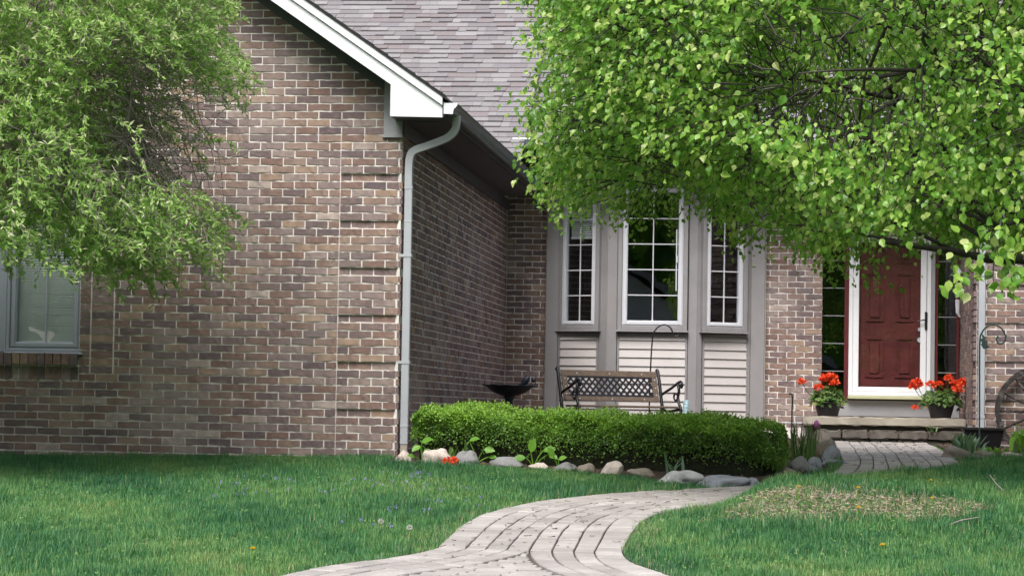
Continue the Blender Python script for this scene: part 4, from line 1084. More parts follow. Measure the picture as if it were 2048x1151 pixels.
def strip(xa, za, xb, zb, off):
    w2 = .0095; dx, dz = xb-xa, zb-za; L = math.hypot(dx, dz); px_, pz_ = -dz/L*w2, dx/L*w2; th = .006
    q = [(xa+px_, za+pz_), (xb+px_, zb+pz_), (xb-px_, zb-pz_), (xa-px_, za-pz_)]
    lat.add([(x, bk(z)-th+off, z) for x, z in q]+[(x, bk(z)+th+off, z) for x, z in q], [(0, 1, 2, 3), (7, 6, 5, 4), (0, 4, 5, 1), (1, 5, 6, 2), (2, 6, 7, 3), (3, 7, 4, 0)])
H = z1-z0; c0 = x0-H
while c0 < x1:
    for sgn in (1, -1):
        xa, xb = c0, c0+H*.95
        a_, b_ = max(xa, x0), min(xb, x1)
        if b_-a_ > .02:
            ta, tb = (a_-xa)/(xb-xa), (b_-xa)/(xb-xa)
            za, zb = (z0+H*ta, z0+H*tb) if sgn > 0 else (z1-H*ta, z1-H*tb)
            strip(a_, za, b_, zb, .003*sgn)
    c0 += .0755
lat.frame(x0-.002, x1+.002, z0, z0+.016, .0, 0, 0) if False else None
for zz in (z0+.006, z1-.006): strip(x0, zz, x1, zz, -.007)
tag(lat.obj('lattice_panel', 'dark', bench), 'black woven lattice back panel')
for sx in (-1, 1):
    xs = sx*BLN
    pts = catmull([(xs, .30, 0), (xs, .24, .18), (xs, .17, .36), (xs, .20, .50), (xs, bk(.68), .68), (xs, bk(.80)+.01, .795), (xs, bk(.80)+.035, .785)], 6)
    MB().tube([tuple(p) for p in pts], .019, 8).obj('back_post', 'dark', bench, smooth=True)
    pts = catmull([(xs, .17, .53), (xs, .10, .555), (xs, -.05, .60), (xs, -.20, .655), (xs, -.275, .672), (xs, -.31, .645), (xs, -.295, .61), (xs, -.265, .62), (xs, -.272, .645)], 6)
    MB().tube([tuple(p) for p in pts], .015, 8).obj('armrest', 'dark', bench, smooth=True)
    pts = catmull([(xs, -.20, .648), (xs, -.235, .58), (xs, -.215, .50), (xs, -.245, .42), (xs, -.29, .36), (xs, -.26, .2), (xs, -.29, .08), (xs, -.33, 0)], 6)
    MB().tube([tuple(p) for p in pts], .016, 8).obj('leg', 'dark', bench, smooth=True)
    pts = catmull([(xs, -.215, .50), (xs, -.16, .46), (xs, -.115, .50), (xs, -.14, .545), (xs, -.175, .53)], 6)
    MB().tube([tuple(p) for p in pts], .011, 7).obj('scroll', 'dark', bench, smooth=True)
    pts = catmull([(xs, .16, .37), (xs, .05, .345), (xs, -.1, .35), (xs, -.28, .37)], 6); MB().tube([tuple(p) for p in pts], .017, 8).obj('seat_bracket', 'dark', bench, smooth=True)
    pts = catmull([(xs, -.26, .2), (xs, -.12, .27), (xs, .05, .27), (xs, .24, .18)], 6); MB().tube([tuple(p) for p in pts], .012, 7).obj('leg_brace', 'dark', bench, smooth=True)
for i in range(5): MB().box(-BLN+.02, BLN-.02, -.28+i*.082, -.28+i*.082+.066, .375, .40).obj('seat_slat', 'wood', bench, bevel=.006)

# pale blue coil beside the bench
m_ = MB(); pts = [(.030*math.cos(t_), .030*math.sin(t_), .012+t_*.0024) for t_ in np.arange(0, 2*math.pi*10, .45)]
m_.tube(pts, .0062, 6); cz = zgs(2.02, 6.6)
co = m_.obj('coiled_hose', 'coil', None, smooth=True); co.location = (2.165, 6.75, .395); tag(co, 'pale blue coiled plastic spiral standing at the right end of the bench', 'coil')
stl = MB().lathe([(.0, 0), (.07, 0), (.055, .03), (.028, .06), (.028, .24), (.05, .262), (.0, .262)], 12).obj('stand', 'pot', co); stl.location = (0, 0, -.262)

# ------------------------------------------------------------------ bird bath
bx, by = .465, 4.5; bz = zgs(bx, by)-.03
bath = empty('bird_bath', (bx, by, bz), 0, 'dark metal bird bath with scalloped bowl and bird figure in the corner', 'bird bath')
MB().lathe([(.0, 0), (.15, 0), (.15, .02), (.10, .05), (.055, .08), (.042, .14), (.040, .46), (.05, .48), (.062, .50), (.03, .515)], 20).obj('pedestal', 'bath', bath, smooth=True)
MB().lathe([(.03, .505), (.08, .512), (.15, .535), (.205, .570), (.235, .598), (.275, .610), (.278, .618), (.235, .612), (.19, .585), (.10, .555), (.0, .55)], 48, wav=(5, .02, 12, .004)).obj('bowl', 'bath', bath, smooth=True)
bird = MB().lathe([(.0, -.075), (.022, -.055), (.034, -.02), (.034, .015), (.024, .045), (.0, .06)], 12).mesh('bird_figure', True); bird.materials.append(MT['bath'])
bo_ = link(bpy.data.objects.new('bird_figure', bird), bath); bo_.location = (.175, -.10, .665); bo_.rotation_euler = (0, R(38), 0)
MB().lathe([(.0, -.026), (.02, -.016), (.026, .0), (.02, .018), (.0, .026)], 10, (.045*1.3, 0, .055)).obj('head', 'bath', bo_, smooth=True)
MB().tube([(.07, 0, .06), (.125, 0, .02)], [.009, .002], 6).obj('beak', 'bath', bo_)
MB().tube([(-.012, 0, -.06), (-.05, 0, -.12)], [.018, .006], 6).obj('tail', 'bath', bo_)

# ------------------------------------------------------------------ shepherd hooks and stake
def hook(name, loc, pts, rad, mt, label, leaf=None):
    e_ = MB().tube([tuple(p) for p in catmull(pts, 8)], rad, 7).obj(name, mt, None, smooth=True); e_.location = loc; tag(e_, label, 'garden hook')
    if leaf: 
        v = [(0, -.006, 0), (-.03, -.006, .05), (-.012, -.006, .05), (-.035, -.006, .10), (-.01, -.006, .10), (-.02, -.006, .155), (.02, -.006, .11), (.015, -.006, .09), (.045, -.006, .07), (.03, -.006, .045), (.06, -.006, .02), (.03, -.006, -.005)]
        m2 = MB(); m2.prism([(p[0], p[2]) for p in v], -.006, .004); l_ = m2.obj('leaf_ornament', mt, e_); l_.location = leaf
    return e_
hook('shepherd_hook', (1.725, 7.42, zgs(1.72, 7.4)), [(0, 0, -.1), (.004, 0, .6), (.025, 0, 1.10), (.06, 0, 1.22), (.14, 0, 1.275), (.22, 0, 1.25), (.262, 0, 1.17), (.29, 0, 1.15), (.325, 0, 1.165), (.33, 0, 1.20)], .0085, 'dark', 'thin black shepherd hook rising behind the bench')
hook('shepherd_hook', (5.165, 4.18, zgs(5.16, 4.2)), [(0, 0, -.1), (-.004, 0, .6), (-.006, 0, 1.06), (.015, 0, 1.18), (.09, 0, 1.255), (.19, 0, 1.235), (.245, 0, 1.15), (.225, 0, 1.085), (.175, 0, 1.075), (.155, 0, 1.12), (.175, 0, 1.15)], .0085, 'green_iron', 'green shepherd hook with leaf ornament by the right downspout', (.03, 0, 1.02))
hook('garden_stake', (3.32, 7.55, zgs(3.3, 7.5)), [(0, 0, -.05), (0, 0, .3), (.004, 0, .46), (-.002, 0, .51), (-.02, 0, .53), (-.035, 0, .515)], .009, 'dark', 'short black hooked stake against the brick left of the steps')

# ------------------------------------------------------------------ wagon wheel
wheel = empty('wagon_wheel', (5.88, 5.46, .50), 0, 'old dark wagon wheel leaning on the brick wing at the right edge', 'wheel'); wheel.rotation_euler = (R(-5), 0, 0)
RW = .465
def ring(r0, r1, t0, t1, n=56):
    m_ = MB(); v = []; f = []
    for j in range(n):
        t_ = 2*math.pi*j/n; wob = 1+.006*math.sin(5*t_)
        for (r_, y_) in ((r0, t0), (r1*wob, t0), (r1*wob, t1), (r0, t1)): v.append((r_*math.cos(t_), y_, r_*math.sin(t_)))
    for j in range(n):
        for i in range(4): f.append((j*4+i, j*4+(i+1) % 4, ((j+1) % n)*4+(i+1) % 4, ((j+1) % n)*4+i))
    return m_.add(v, f)
ring(RW-.045, RW-.002, -.025, .025).obj('felloe', 'wheel', wheel); ring(RW-.0015, RW+.008, -.027, .027).obj('tyre', 'wheel', wheel)
MB().tube([(0, -.09, 0), (0, -.05, 0), (0, .05, 0), (0, .06, 0)], [.045, .065, .065, .05], 16).obj('hub', 'wheel', wheel)
for i in range(14):
    t_ = 2*math.pi*i/14+math.pi; MB().tube([(.05*math.cos(t_), 0, .05*math.sin(t_)), (.25*math.cos(t_), 0, .25*math.sin(t_)), ((RW-.04)*math.cos(t_), 0, (RW-.04)*math.sin(t_))], [.017, .014, .011], 8).obj('spoke', 'wheel', wheel, smooth=True)

# ------------------------------------------------------------------ planter tub
pl = empty('planter_tub', (5.23, 4.62, zgs(5.23, 4.6)+.02), 0, 'empty black plastic tub of soil standing before the wagon wheel', 'planter')
def tub(w0, w1, d0, d1, h):
    a, b = w0/2, w1/2; c, d_ = d0/2, d1/2
    v = [(-a, -c, 0), (a, -c, 0), (a, c, 0), (-a, c, 0), (-b, -d_, h), (b, -d_, h), (b, d_, h), (-b, d_, h), (-b+.012, -d_+.012, h), (b-.012, -d_+.012, h), (b-.012, d_-.012, h), (-b+.012, d_-.012, h),
         (-b+.02, -d_+.02, h-.03), (b-.02, -d_+.02, h-.03), (b-.02, d_-.02, h-.03), (-b+.02, d_-.02, h-.03)]
    f = [(0, 3, 2, 1)]
    for o_ in (0, 4, 8):
        for i in range(4): f.append((o_+i, o_+(i+1) % 4, o_+4+(i+1) % 4, o_+4+i))
    return MB().add(v, f)
tub(.31, .405, .22, .29, .215).obj('tub', 'pot', pl, bevel=.006)
MB().frame(-.214, .214, -.155, .155, .0115, 0, 0) if False else None
rm = MB(); rm.box(-.213, .213, -.157, -.146, .19, .218).box(-.213, .213, .146, .157, .19, .218).box(-.213, -.202, -.146, .146, .19, .218).box(.202, .213, -.146, .146, .19, .218); rm.obj('rim', 'pot', pl, bevel=.003)
n_ = 18; X, Y = np.meshgrid(np.linspace(-.185, .185, n_), np.linspace(-.128, .128, 12)); Z = .195+rng.normal(0, .007, X.shape); I = np.arange(X.size).reshape(X.shape)
obj_np('soil', np.stack([X, Y, Z], -1).reshape(-1, 3), np.stack([I[:-1, :-1], I[:-1, 1:], I[1:, 1:], I[1:, :-1]], -1).reshape(-1, 4), 'soilpot', pl)

# ------------------------------------------------------------------ geraniums
def disc_leaf(k=9):
    V = [(0, 0, -.08)]; F = []
    for i in range(k):
        t_ = .5+ (2*math.pi-1.0)*i/(k-1)-math.pi/2-math.pi; r_ = .5*(1+.10*(-1)**i); V.append((r_*math.cos(t_), r_*math.sin(t_), .06*(-1)**i+.04))
    for i in range(1, k): F.append((0, i, i+1))
    return np.array(V), np.array(F)
DL, DLF = disc_leaf()
PET = np.array([(0, 0, 0), (-.35, .55, .12), (0, 1, .05), (.35, .55, .12)]); PETF = np.array([(0, 2, 1), (0, 3, 2)])
def geranium(loc, heads, label, fw_=.24, seed=0):
    e_ = empty('geranium_pot', loc, 0, label, 'potted plant', 'geranium pots on the porch')
    MB().lathe([(.0, 0), (.105, 0), (.112, .01), (.150, .145), (.158, .150), (.158, .168), (.148, .168), (.138, .135), (.0, .135)], 28).obj('pot', 'pot', e_, smooth=False)
    n_ = 300; th = rng.uniform(0, 2*math.pi, n_); rr = np.sqrt(rng.uniform(0, 1, n_)); z = .15+.20*rng.uniform(0, 1, n_)*(1.05-rr*.55); z -= np.where(rr > .85, rng.uniform(0, .06, n_), 0)
    pos = np.stack([fw_*rr*np.cos(th), .19*rr*np.sin(th), z], 1)
    up_ = np.stack([np.cos(th)*rr*.7, np.sin(th)*rr*.7-.25, np.full(n_, .7)], 1)
    V, F, _ = scatter(DL, DLF, pos, rot_mats(n_, up_, .35), rng.uniform(.035, .062, n_))
    tag(obj_np('foliage', V, F, 'geranium', e_), kind='stuff')
    for hx, hy, hz_, hr in heads:
        MB().tube([(hx*.35, hy*.3, .16), (hx*.8, hy*.7, (hz_+.16)/2), (hx, hy, hz_)], .004, 5).obj('stem', 'geranium', e_)
        n_ = 90; v = rng.normal(0, 1, (n_, 3)); v[:, 2] = np.abs(v[:, 2])*.9-.25; v /= np.linalg.norm(v, axis=1)[:, None]
        pp = np.array((hx, hy, hz_))+v*hr*np.array((1, 1, .72))*rng.uniform(.55, .95, (n_, 1)); M_ = dir_mats(v+rng.normal(0, .8, v.shape), v, .4)
        V, F, _ = scatter(PET, PETF, pp, M_, rng.uniform(.55, .85, n_)*hr)
        obj_np('flower_head', V, F, 'petal', e_)
    return e_
geranium((3.715, 7.22, .412), [(-.02, -.05, .435, .052), (.045, -.02, .43, .05), (-.045, .0, .40, .046), (.075, -.1, .36, .047), (-.11, -.1, .315, .045), (-.29, -.02, .375, .042)], 'pot of red geraniums left of the door, one bloom leaning far out', .2)
geranium((4.95, 7.22, .412), [(-.27, -.06, .375, .055), (-.30, -.04, .335, .045), (-.11, -.05, .365, .048), (-.02, -.02, .375, .034), (.085, 0, .435, .046), (.135, -.05, .385, .036), (.205, -.04, .365, .05), (.235, 0, .40, .052), (.185, -.1, .31, .045), (-.29, -.1, .11, .032), (.16, -.05, .33, .04)], 'wider pot of red geraniums right of the door', .24)

# ------------------------------------------------------------------ bed plants
def clump(name, loc, n_, L, W, spread, mt, label, cat, tmpl=(SLIM, SLIM_F), up_=1.0, group=None, base_r=.04):
    e_ = empty(name, (loc[0], loc[1], zgs(loc[0], loc[1])+.012+(loc[2] if len(loc) > 2 else 0)), 0, label, cat, group)
    for i in range(n_):
        pass
    return e_
def strap_clump(name, x, y, n_, L, W, lean, mt, label, cat='plant', group=None, r=.05, seg=5):
    """arching strap leaves, each a bent ribbon, one mesh per plant"""
    e_ = empty(name, (x, y, zgs(x, y)+.012), 0, label, cat, group); V, F, nv = [], [], 0
    for i in range(n_):
        th = rng.uniform(0, 2*math.pi); l = L*rng.uniform(.6, 1.1); ln_ = lean*rng.uniform(.2, 1.2); b = np.array((math.cos(th), math.sin(th), 0)); side = np.array((-math.sin(th), math.cos(th), 0))
        p0 = np.array((rng.normal(0, r), rng.normal(0, r), 0)); t_ = np.linspace(0, 1, seg+1)
        P = p0+np.outer(t_**1.6*ln_*l, b)+np.outer(t_*l*(1-.35*ln_*t_), (0, 0, 1.)); wv = W*np.sin(np.pi*np.clip(t_*.88+.12, 0, 1))**.7*rng.uniform(.8, 1.2)
        A_ = P+side*wv[:, None]*.5; B_ = P-side*wv[:, None]*.5
        V.append(np.concatenate([A_, B_])); F.append(np.array([(j, j+1, seg+1+j+1, seg+1+j) for j in range(seg)])+nv); nv += 2*(seg+1)
    tag(obj_np('leaves', np.concatenate(V), np.concatenate(F), mt, e_, True), kind='stuff')
    return e_
HL = np.array([(0, 0, 0), (-.22, .18, .05), (-.33, .45, .06), (-.22, .75, .03), (0, 1, -.10), (.22, .75, .03), (.33, .45, .06), (.22, .18, .05), (0, .5, -.03)]); HLF = np.array([(0, 8, 1), (1, 8, 2), (2, 8, 3), (3, 8, 4), (0, 7, 8), (7, 6, 8), (6, 5, 8), (5, 4, 8)])
def hosta(x, y, leaves, label, z=.0):
    e_ = empty('hosta_sprout', (x, y, zgs(x, y)+.01), 0, label, 'plant', 'sprouts between the border stones')
    for (dx, dz, L, az, el) in leaves:
        d_ = np.array([[math.cos(az)*math.cos(el), -.35*math.cos(el), math.sin(el)]]); M_ = dir_mats(d_, np.array([[0, -.8, .6]]), .1)
        V, F, _ = scatter(HL, HLF, np.array([[dx, -.02, dz]]), M_, np.array([L*.82])); obj_np('leaf', V, F, 'hosta', e_, True)
        MB().tube([(0, 0, 0), (dx*.5, -.01, dz*.6), (dx, -.02, dz)], .005, 5).obj('stalk', 'hosta', e_)
hosta(.36, -.86, [(-.01, .17, .13, .5, .25), (.02, .12, .13, -1.0, -.6), (-.06, .05, .08, 2.6, .2), (-.02, .14, .11, 2.0, -.3)], 'bright hosta sprout beside the small pale stone')
hosta(.80, -.84, [(-.06, .19, .11, .25, .2), (.06, .12, .12, .0, -.1), (.10, .06, .09, -.2, -.05)], 'hosta sprout with two level leaves above the round grey stone')
hosta(1.30, -1.22, [(-.02, .12, .15, 1.2, .95), (-.06, .08, .13, 2.9, -.15), (.08, .14, .13, .2, .1), (.12, .11, .11, -.4, -.4)], 'tallest hosta sprout with an upright leaf, left of the hedge centre')
hosta(1.52, -1.42, [(-.04, .10, .11, 2.2, .8), (.03, .05, .11, -.6, -.3), (.0, .08, .09, -.2, .3)], 'small hosta sprout just left of the brown stones')
strap_clump('leafy_sprout', .64, -.92, 9, .20, .035, .35, 'blade', 'dark upright sprout between the pinkish and the grey stone')
strap_clump('leafy_sprout', 2.48, -2.25, 9, .22, .024, .75, 'lamb', 'arching blue green sprout behind the speckled boulder')
strap_clump('daylily_clump', 3.42, -.35, 70, .40, .012, .35, 'blade', 'dense clump of grassy upright leaves at the hedge right end', r=.07)
strap_clump('daylily_clump', 3.45, .8, 30, .36, .011, .3, 'straw', 'thin dry stalks behind the grassy clump', r=.08)
tp = strap_clump('tulip', 3.54, 2.2, 10, .20, .05, .6, 'lamb', 'single pink tulip with grey green leaves by the path', 'flower', r=.04)
MB().tube([(0, 0, 0), (.01, 0, .15), (.015, 0, .24)], .006, 6).obj('stem', 'hosta', tp)
MB().lathe([(.0, .0), (.020, .012), (.028, .035), (.024, .062), (.010, .082), (.0, .085)], 10, (.015, 0, .235)).obj('bloom', 'tulip', tp, smooth=True)
strap_clump('lambs_ear', 3.40, 1.7, 12, .16, .045, .7, 'lamb', 'low grey green leaves left of the tulip', r=.05)
strap_clump('lambs_ear', 4.93, 2.9, 42, .24, .04, .55, 'lamb', 'grey green rosette of leaves left of the black tub', r=.07)
strap_clump('lambs_ear', 5.48, 2.3, 16, .20, .045, .8, 'lamb', 'spreading pale green leaves at the right edge of the bed', r=.05)
strap_clump('hosta_plant', 5.62, 3.9, 34, .30, .085, .7, 'hosta', 'broad leaved bright green plant right of the black tub', r=.07)
strap_clump('hosta_plant', 5.90, 4.2, 26, .28, .085, .7, 'hosta', 'broad leaved plant under the wagon wheel', r=.07)
for i, (x, y) in enumerate(((5.12, 3.3), (5.3, 3.2))):
    strap_clump('ground_cover_sprout', x, y, 16, .10, .03, .9, 'hosta', ('small sprout below the left side of the black tub', 'small sprout below the right side of the black tub')[i], r=.06)
# weed in the step joint
strap_clump('step_weed', 4.82, 6.62, 12, .10, .018, .7, 'blade', 'tiny weed growing from the upper step near the right pot', r=.02).location.z = .262
# mulch chips and dead stems
n_ = 4200; X = rng.uniform(.1, 6.4, n_); Y = rng.uniform(-2.6, 6.5, n_); k = in_poly(X, Y, BED_A) | in_poly(X, Y, BED_B); X, Y = X[k], Y[k]
pos = np.stack([X, Y, zg(X, Y)+.02+rng.uniform(0, .012, len(X))], 1)
CHIP = np.array([(-.5, -.2, 0), (.5, -.25, .1), (.5, .2, 0), (-.45, .25, .12)]); CHF = np.array([(0, 1, 2), (0, 2, 3)])
V, F, _ = scatter(CHIP, CHF, pos, rot_mats(len(pos), None, .35), rng.uniform(.02, .055, len(pos)))
tag(obj_np('mulch_chips', V, F, mat_simple('mulch_chip', (.10, .062, .045), .95, .5, 14), None), 'loose dark mulch chips lying on the flower beds', 'mulch', kind='stuff')

# ------------------------------------------------------------------ lawn
def tan_amount(X, Y):
    e1 = ((X-3.52)/.60)**2+((Y+5.95)/.72)**2; e2 = ((X-4.05)/.5)**2+((Y+6.05)/.55)**2
    n_ = .25*np.sin(X*7+1)*np.sin(Y*6)+.15*np.sin(X*15)*np.sin(Y*13+2)
    return np.clip(1.25-np.minimum(e1, e2*1.35)+n_, 0, 1)
N = 700000
Y = rng.uniform(-10.2, 1.6, N); half = .212*(Y-CAM[1]); mid = CAM[0]-.1095*(Y-CAM[1]); X = mid+rng.uniform(-1, 1, N)*half
NW = 260000; Yw = rng.uniform(-13.5, 1.6, NW); Xw = rng.uniform(-7.5, 9.5, NW); X = np.concatenate([X, Xw]); Y = np.concatenate([Y, Yw]); N += NW; wide = np.arange(N) >= N-NW
ok = ~in_path(X, Y, -.012) & ~in_poly(X, Y, BED_A) & ~in_poly(X, Y, BED_B) & ~((Y > -.02) & (X < .02)) & ((X < 6.2) | (Y < 1.3))
near_edge = in_path(X, Y, .15)
tan = tan_amount(X, Y); ok &= rng.random(N) > tan*.55
bald = (np.sin(X*5.1+Y*3.7)+np.sin(X*11.3-Y*7.9+1)+rng.normal(0, .6, N)) > 1.25
ok &= ~(near_edge & bald & (rng.random(N) < .75))
X, Y, tan, near_edge, wide = X[ok], Y[ok], tan[ok], near_edge[ok], wide[ok]; n_ = len(X)
patch = .5+.25*np.sin(X*1.9+.7)*np.sin(Y*1.3+.4)+.16*np.sin(X*4.3+Y*2.2)+.10*np.sin(X*9.1-Y*6.3)
lush = np.clip(1.1-patch, 0, 1)
ci = np.floor(X/.11+.35*np.sin(Y*9)).astype(int)*7919+np.floor(Y/.16+.35*np.sin(X*11)).astype(int)*104729
clumpr = np.random.default_rng(5).random(4096)[ci % 4096]; clumpb = np.random.default_rng(6).random(4096)[ci % 4096]
h = rng.uniform(.030, .078, n_)*(.58+.45*lush)*(.65+.7*clumpr**2)*(1-.5*tan); wd = rng.choice([.003, .0042, .006, .0085], n_, p=[.3, .35, .25, .1])*rng.uniform(.8, 1.2, n_)*np.where(wide, 1.7, 1)
az = rng.uniform(0, 2*math.pi, n_); ln_ = rng.uniform(.1, .75, n_)+.3*tan; Z = zg(X, Y)
side = np.stack([-np.sin(az), np.cos(az), np.zeros(n_)], 1); bend = np.stack([np.cos(az), np.sin(az), np.zeros(n_)], 1)
b0 = np.stack([X, Y, Z-.004], 1); tip = b0+bend*(h*ln_)[:, None]+np.array((0, 0, 1.))*h[:, None]
Vv = np.stack([b0-side*wd[:, None]*.5, b0+side*wd[:, None]*.5, tip], 1).reshape(-1, 3)
Fv = np.arange(n_*3).reshape(-1, 3)
tint = np.clip(.08+.62*patch+.22*(clumpb-.5)+rng.normal(0, .16, n_), 0, .82); tint = np.where(rng.random(n_) < .012+.55*tan+.10*near_edge, rng.uniform(.82, 1, n_), tint)
lawn = obj_np('lawn_grass', Vv, Fv, 'grass', None, False, np.repeat(tint, 3)); tag(lawn, 'unmown green lawn in front of the house and beside the path', 'grass', kind='stuff')
# clover-like broad leaves
nC = 7000; Y = rng.uniform(-9.8, .2, nC); X = CAM[0]-.1095*(Y-CAM[1])+rng.uniform(-1, 1, nC)*.2*(Y-CAM[1])
cl = (np.sin(X*2.3+1.2)*np.sin(Y*2.9)+.5*np.sin(X*6-Y*4)) > .05
ok = cl & ~in_path(X, Y, -.02) & ~in_poly(X, Y, BED_A) & ~in_poly(X, Y, BED_B) & ~((Y > -.05) & (X < .05)); X, Y = X[ok], Y[ok]
pos = np.stack([X, Y, zg(X, Y)+rng.uniform(.012, .042, len(X))], 1)
V, F, _ = scatter(DL, DLF, pos, rot_mats(len(pos), np.tile((0, -.3, .8), (len(pos), 1)), .35), rng.uniform(.009, .019, len(pos)))
tag(obj_np('lawn_clover', V, F, mat_leaf('clover_leaf', [(0, (.07, .16, .03)), (1, (.17, .28, .07))], .3, .5), None), 'small round leaved clover growing among the grass', 'clover', kind='stuff')
# dry litter on the bare patch and path edges
nL = 5200; X = np.concatenate([rng.uniform(2.8, 4.9, nL), rng.uniform(.9, 3.2, 2600)]); Y = np.concatenate([rng.uniform(-7.0, -5.0, nL), rng.uniform(-9.4, -3.4, 2600)])
tn = tan_amount(X, Y); ok = ((rng.random(len(X)) < tn) & ~in_path(X, Y, 0)) | (in_path(X, Y, .14) & ~in_path(X, Y, -.03) & (rng.random(len(X)) < .8)); X, Y = X[ok], Y[ok]
pos = np.stack([X, Y, zg(X, Y)+rng.uniform(.003, .014, len(X))], 1)
V, F, _ = scatter(CHIP*np.array((1, .13, 1)), CHF, pos, rot_mats(len(pos), None, .22), rng.uniform(.015, .055, len(pos)))
tag(obj_np('dry_litter', V, F, mat_simple('dry_litter', (.34, .275, .215), .95, .5, 18), None), 'tan dry leaf litter on the bare patch and along the path edge', 'leaf litter', kind='stuff')
# specks of litter blown onto the path
nP = 420; t_ = rng.uniform(0, len(CENTRE)-1, nP); X = np.interp(t_, np.arange(len(CENTRE)), CENTRE[:, 0])+rng.normal(0, .35, nP); Y = np.interp(t_, np.arange(len(CENTRE)), CENTRE[:, 1])+rng.normal(0, .35, nP); ok = in_path(X, Y, -.02); X, Y = X[ok], Y[ok]
V, F, _ = scatter(CHIP*np.array((1, .35, 1)), CHF, np.stack([X, Y, zg(X, Y)+.028], 1), rot_mats(len(X), None, .15), rng.uniform(.012, .045, len(X)))
tag(obj_np('path_litter', V, F, mat_simple('path_litter', (.10, .075, .05), .95, .5, 14), None), 'small brown specks of leaf litter scattered on the path', 'leaf litter', kind='stuff')
# violets
ctrs = [(.35, -4.0), (.62, -4.2), (.75, -3.4), (-.25, -3.8), (-.45, -4.6), (.3, -5.0), (1.1, -4.4), (1.25, -5.6), (-.1, -5.4), (.9, -7.2), (1.0, -6.4), (.55, -3.1)]
pv = np.concatenate([np.array((x, y))+rng.normal(0, .12, (6, 2)) for x, y in ctrs]); pos = np.c_[pv, zg(pv[:, 0], pv[:, 1])+rng.uniform(.055, .085, len(pv))]
pos = np.repeat(pos, 4, 0)+rng.normal(0, .004, (len(pos)*4, 3))
V, F, _ = scatter(PET, PETF, pos, rot_mats(len(pos), np.tile((0, -.8, .4), (len(pos), 1)), .5), rng.uniform(.008, .013, len(pos)))
tag(obj_np('wild_violets', V, F, 'violet', None), 'scattered small purple violets blooming in the left lawn', 'flowers', kind='stuff')
# dandelions
def dandelion(x, y, label, r=.018, h=.085):
    e_ = empty('dandelion', (x, y, zgs(x, y)), 0, label, 'flower', 'dandelions in the lawn')
    MB().tube([(0, 0, 0), (.004, 0, h)], .002, 5).obj('stem', 'hosta', e_)
    n_ = 46; v = rng.normal(0, 1, (n_, 3)); v[:, 2] = np.abs(v[:, 2])+.3; v[:, 1] -= .5; v /= np.linalg.norm(v, axis=1)[:, None]
    V, F, _ = scatter(SLIM*np.array((.45, 1, 1)), SLIM_F, np.tile((.004, 0, h), (n_, 1)), dir_mats(v, np.tile((0, 0, 1.), (n_, 1)), .3), np.full(n_, r)); obj_np('bloom', V, F, 'yellow', e_)
for x, y, lb_ in ((4.20, -5.5, 'yellow dandelion at the far edge of the dry patch, beside dark grass'), (3.73, -6.62, 'yellow dandelion at the near edge of the dry patch'), (3.825, -8.0, 'nearest yellow dandelion in the right lawn'),
                  (4.17, -6.25, 'yellow dandelion in the right part of the dry patch'), (3.39, -5.9, 'yellow dandelion at the left of the dry patch by the path'), (3.745, -5.9, 'yellow dandelion in the middle of the dry patch'), (.66, -8.9, 'yellow dandelion at the bottom of the left lawn')):
    dandelion(x, y, lb_, .017 if y < -6.4 else .014)
def seedhead(x, y, h, label):
    e_ = empty('dandelion_clock', (x, y, zgs(x, y)), 0, label, 'flower', 'dandelion clocks in the lawn')
    MB().tube([(0, 0, 0), (.005, 0, h)], .002, 5).obj('stem', 'straw', e_)
    n_ = 120; v = rng.normal(0, 1, (n_, 3)); v /= np.linalg.norm(v, axis=1)[:, None]
    V, F, _ = scatter(SLIM*np.array((.35, 1, 1)), SLIM_F, np.tile((.005, 0, h), (n_, 1))+v*.008, dir_mats(v, rng.normal(0, 1, (n_, 3)), .3), np.full(n_, .012)); obj_np('seed_ball', V, F, 'fluff', e_)
seedhead(1.26, -7.6, .085, 'white dandelion clock standing near the path edge'); seedhead(1.02, -7.1, .07, 'smaller dandelion clock left of the one by the path')
# red blooms in the grass by the stones
rb = empty('red_blooms', (.69, -1.62, zgs(.69, -1.62)), 0, 'pair of bright red blooms in the grass before the pinkish stone', 'flower')
for dx in (-.028, .032):
    MB().tube([(dx*.4, 0, 0), (dx, 0, .06)], .003, 5).obj('stem', 'hosta', rb)
    n_ = 70; v = rng.normal(0, 1, (n_, 3)); v /= np.linalg.norm(v, axis=1)[:, None]
    V, F, _ = scatter(PET, PETF, np.array((dx, 0, .075))+v*.016, dir_mats(v+rng.normal(0, .6, v.shape), v, .4), np.full(n_, .024)); obj_np('bloom', V, F, 'petal', rb)
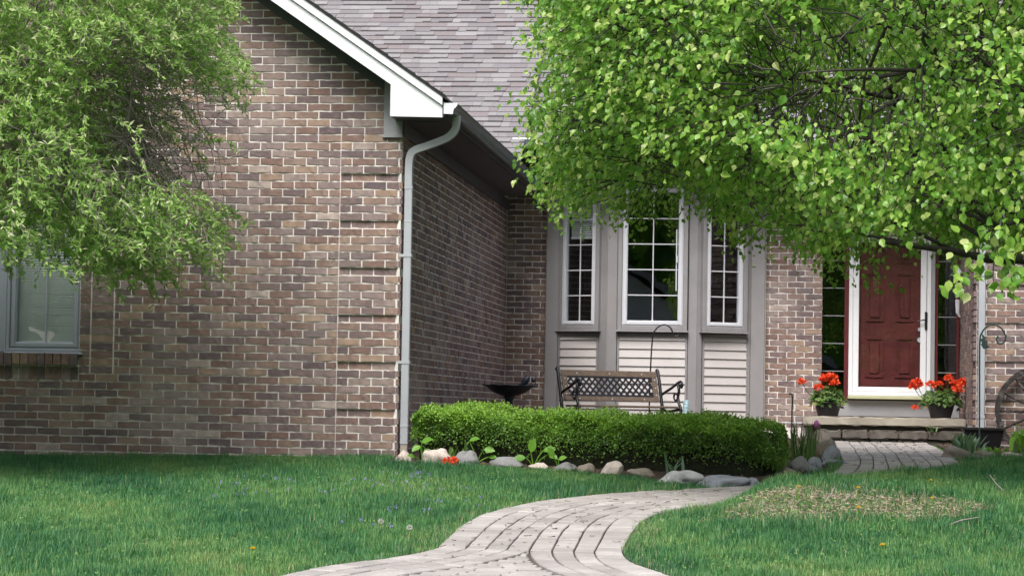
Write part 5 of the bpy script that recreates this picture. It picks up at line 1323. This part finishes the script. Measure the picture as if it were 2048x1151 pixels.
# twigs on the dry patch
for i, (x, y, l, a) in enumerate(((3.55, -6.0, .16, 1.2), (3.66, -5.95, .13, .8), (4.22, -6.75, .22, .5), (4.66, -5.3, .24, 1.9))):
    p = MB().tube([(0, 0, .012), (l*.5*math.cos(a), l*.5*math.sin(a)*.4, .05), (l*math.cos(a), l*math.sin(a)*.4, .03+.08*math.sin(a))], [.005, .004, .002], 5).obj('fallen_twig', 'twig'); p.location = (x, y, zgs(x, y))
    tag(p, ('curved twig in the middle of the dry patch', 'short twig right of the curved one on the dry patch', 'long pale twig in the grass right of the dry patch', 'thin dry stem standing at the right edge of the lawn')[i], 'twig')

# ------------------------------------------------------------------ behind the viewer: what the window panes mirror
road = MB().box(-150, 150, -40, -33, -1.26, -1.08).obj('road', 'asphalt'); tag(road, 'asphalt street behind the viewpoint', kind='structure')
n_ = 2600
V, F, nv = [], [], 0
trees = [(-30, -56, 16, 8), (-17, -60, 18, 8), (-5, -62, 17, 7), (8, -60, 15, 6), (19, -64, 18, 7), (33, -56, 13, 6), (44, -62, 17, 8), (-44, -60, 17, 8), (60, -64, 18, 9), (-60, -62, 18, 9)]
for x, y, h_, r_ in trees:
    v = rng.normal(0, 1, (n_, 3)); v /= np.linalg.norm(v, axis=1)[:, None]; p = np.array((x, y, h_*.55-1))+v*np.array((r_, r_, h_*.45))*rng.uniform(.75, 1.05, (n_, 1))
    a, b, _ = scatter(SLIM, SLIM_F, p, rot_mats(n_, v, .6), rng.uniform(.9, 1.6, n_)); V.append(a); F.append(b+nv); nv += len(a)
tag(obj_np('distant_trees', np.concatenate(V), np.concatenate(F), 'pear', None), 'leafy trees across the street, mirrored in the window panes', 'trees', kind='stuff')

nh = empty('neighbour_house', (-3, -50, -1.1), 0, 'pale house across the street, seen only as a mirrored patch in the glass', 'house')
MB().box(-7, 7, -4, 4, 0, 3.2).prism([(-7, 3.2), (7, 3.2), (0, 6.2)], 3.6, 3.9).obj('wall', 'siding', nh)
MB().prism([(-7.6, 3.0), (0, 6.4), (7.6, 3.0), (7.6, 3.2), (0, 6.65), (-7.6, 3.2)], -4.5, 4.5).obj('roof', 'shingle', nh)
for x in (-4.6, 0.0, 4.6): MB().frame(x-.75, x+.75, .9, 2.4, .1, 3.95, 4.08).box(x-.65, x+.65, 4.0, 4.02, 1.0, 2.3).obj('window', 'white', nh)
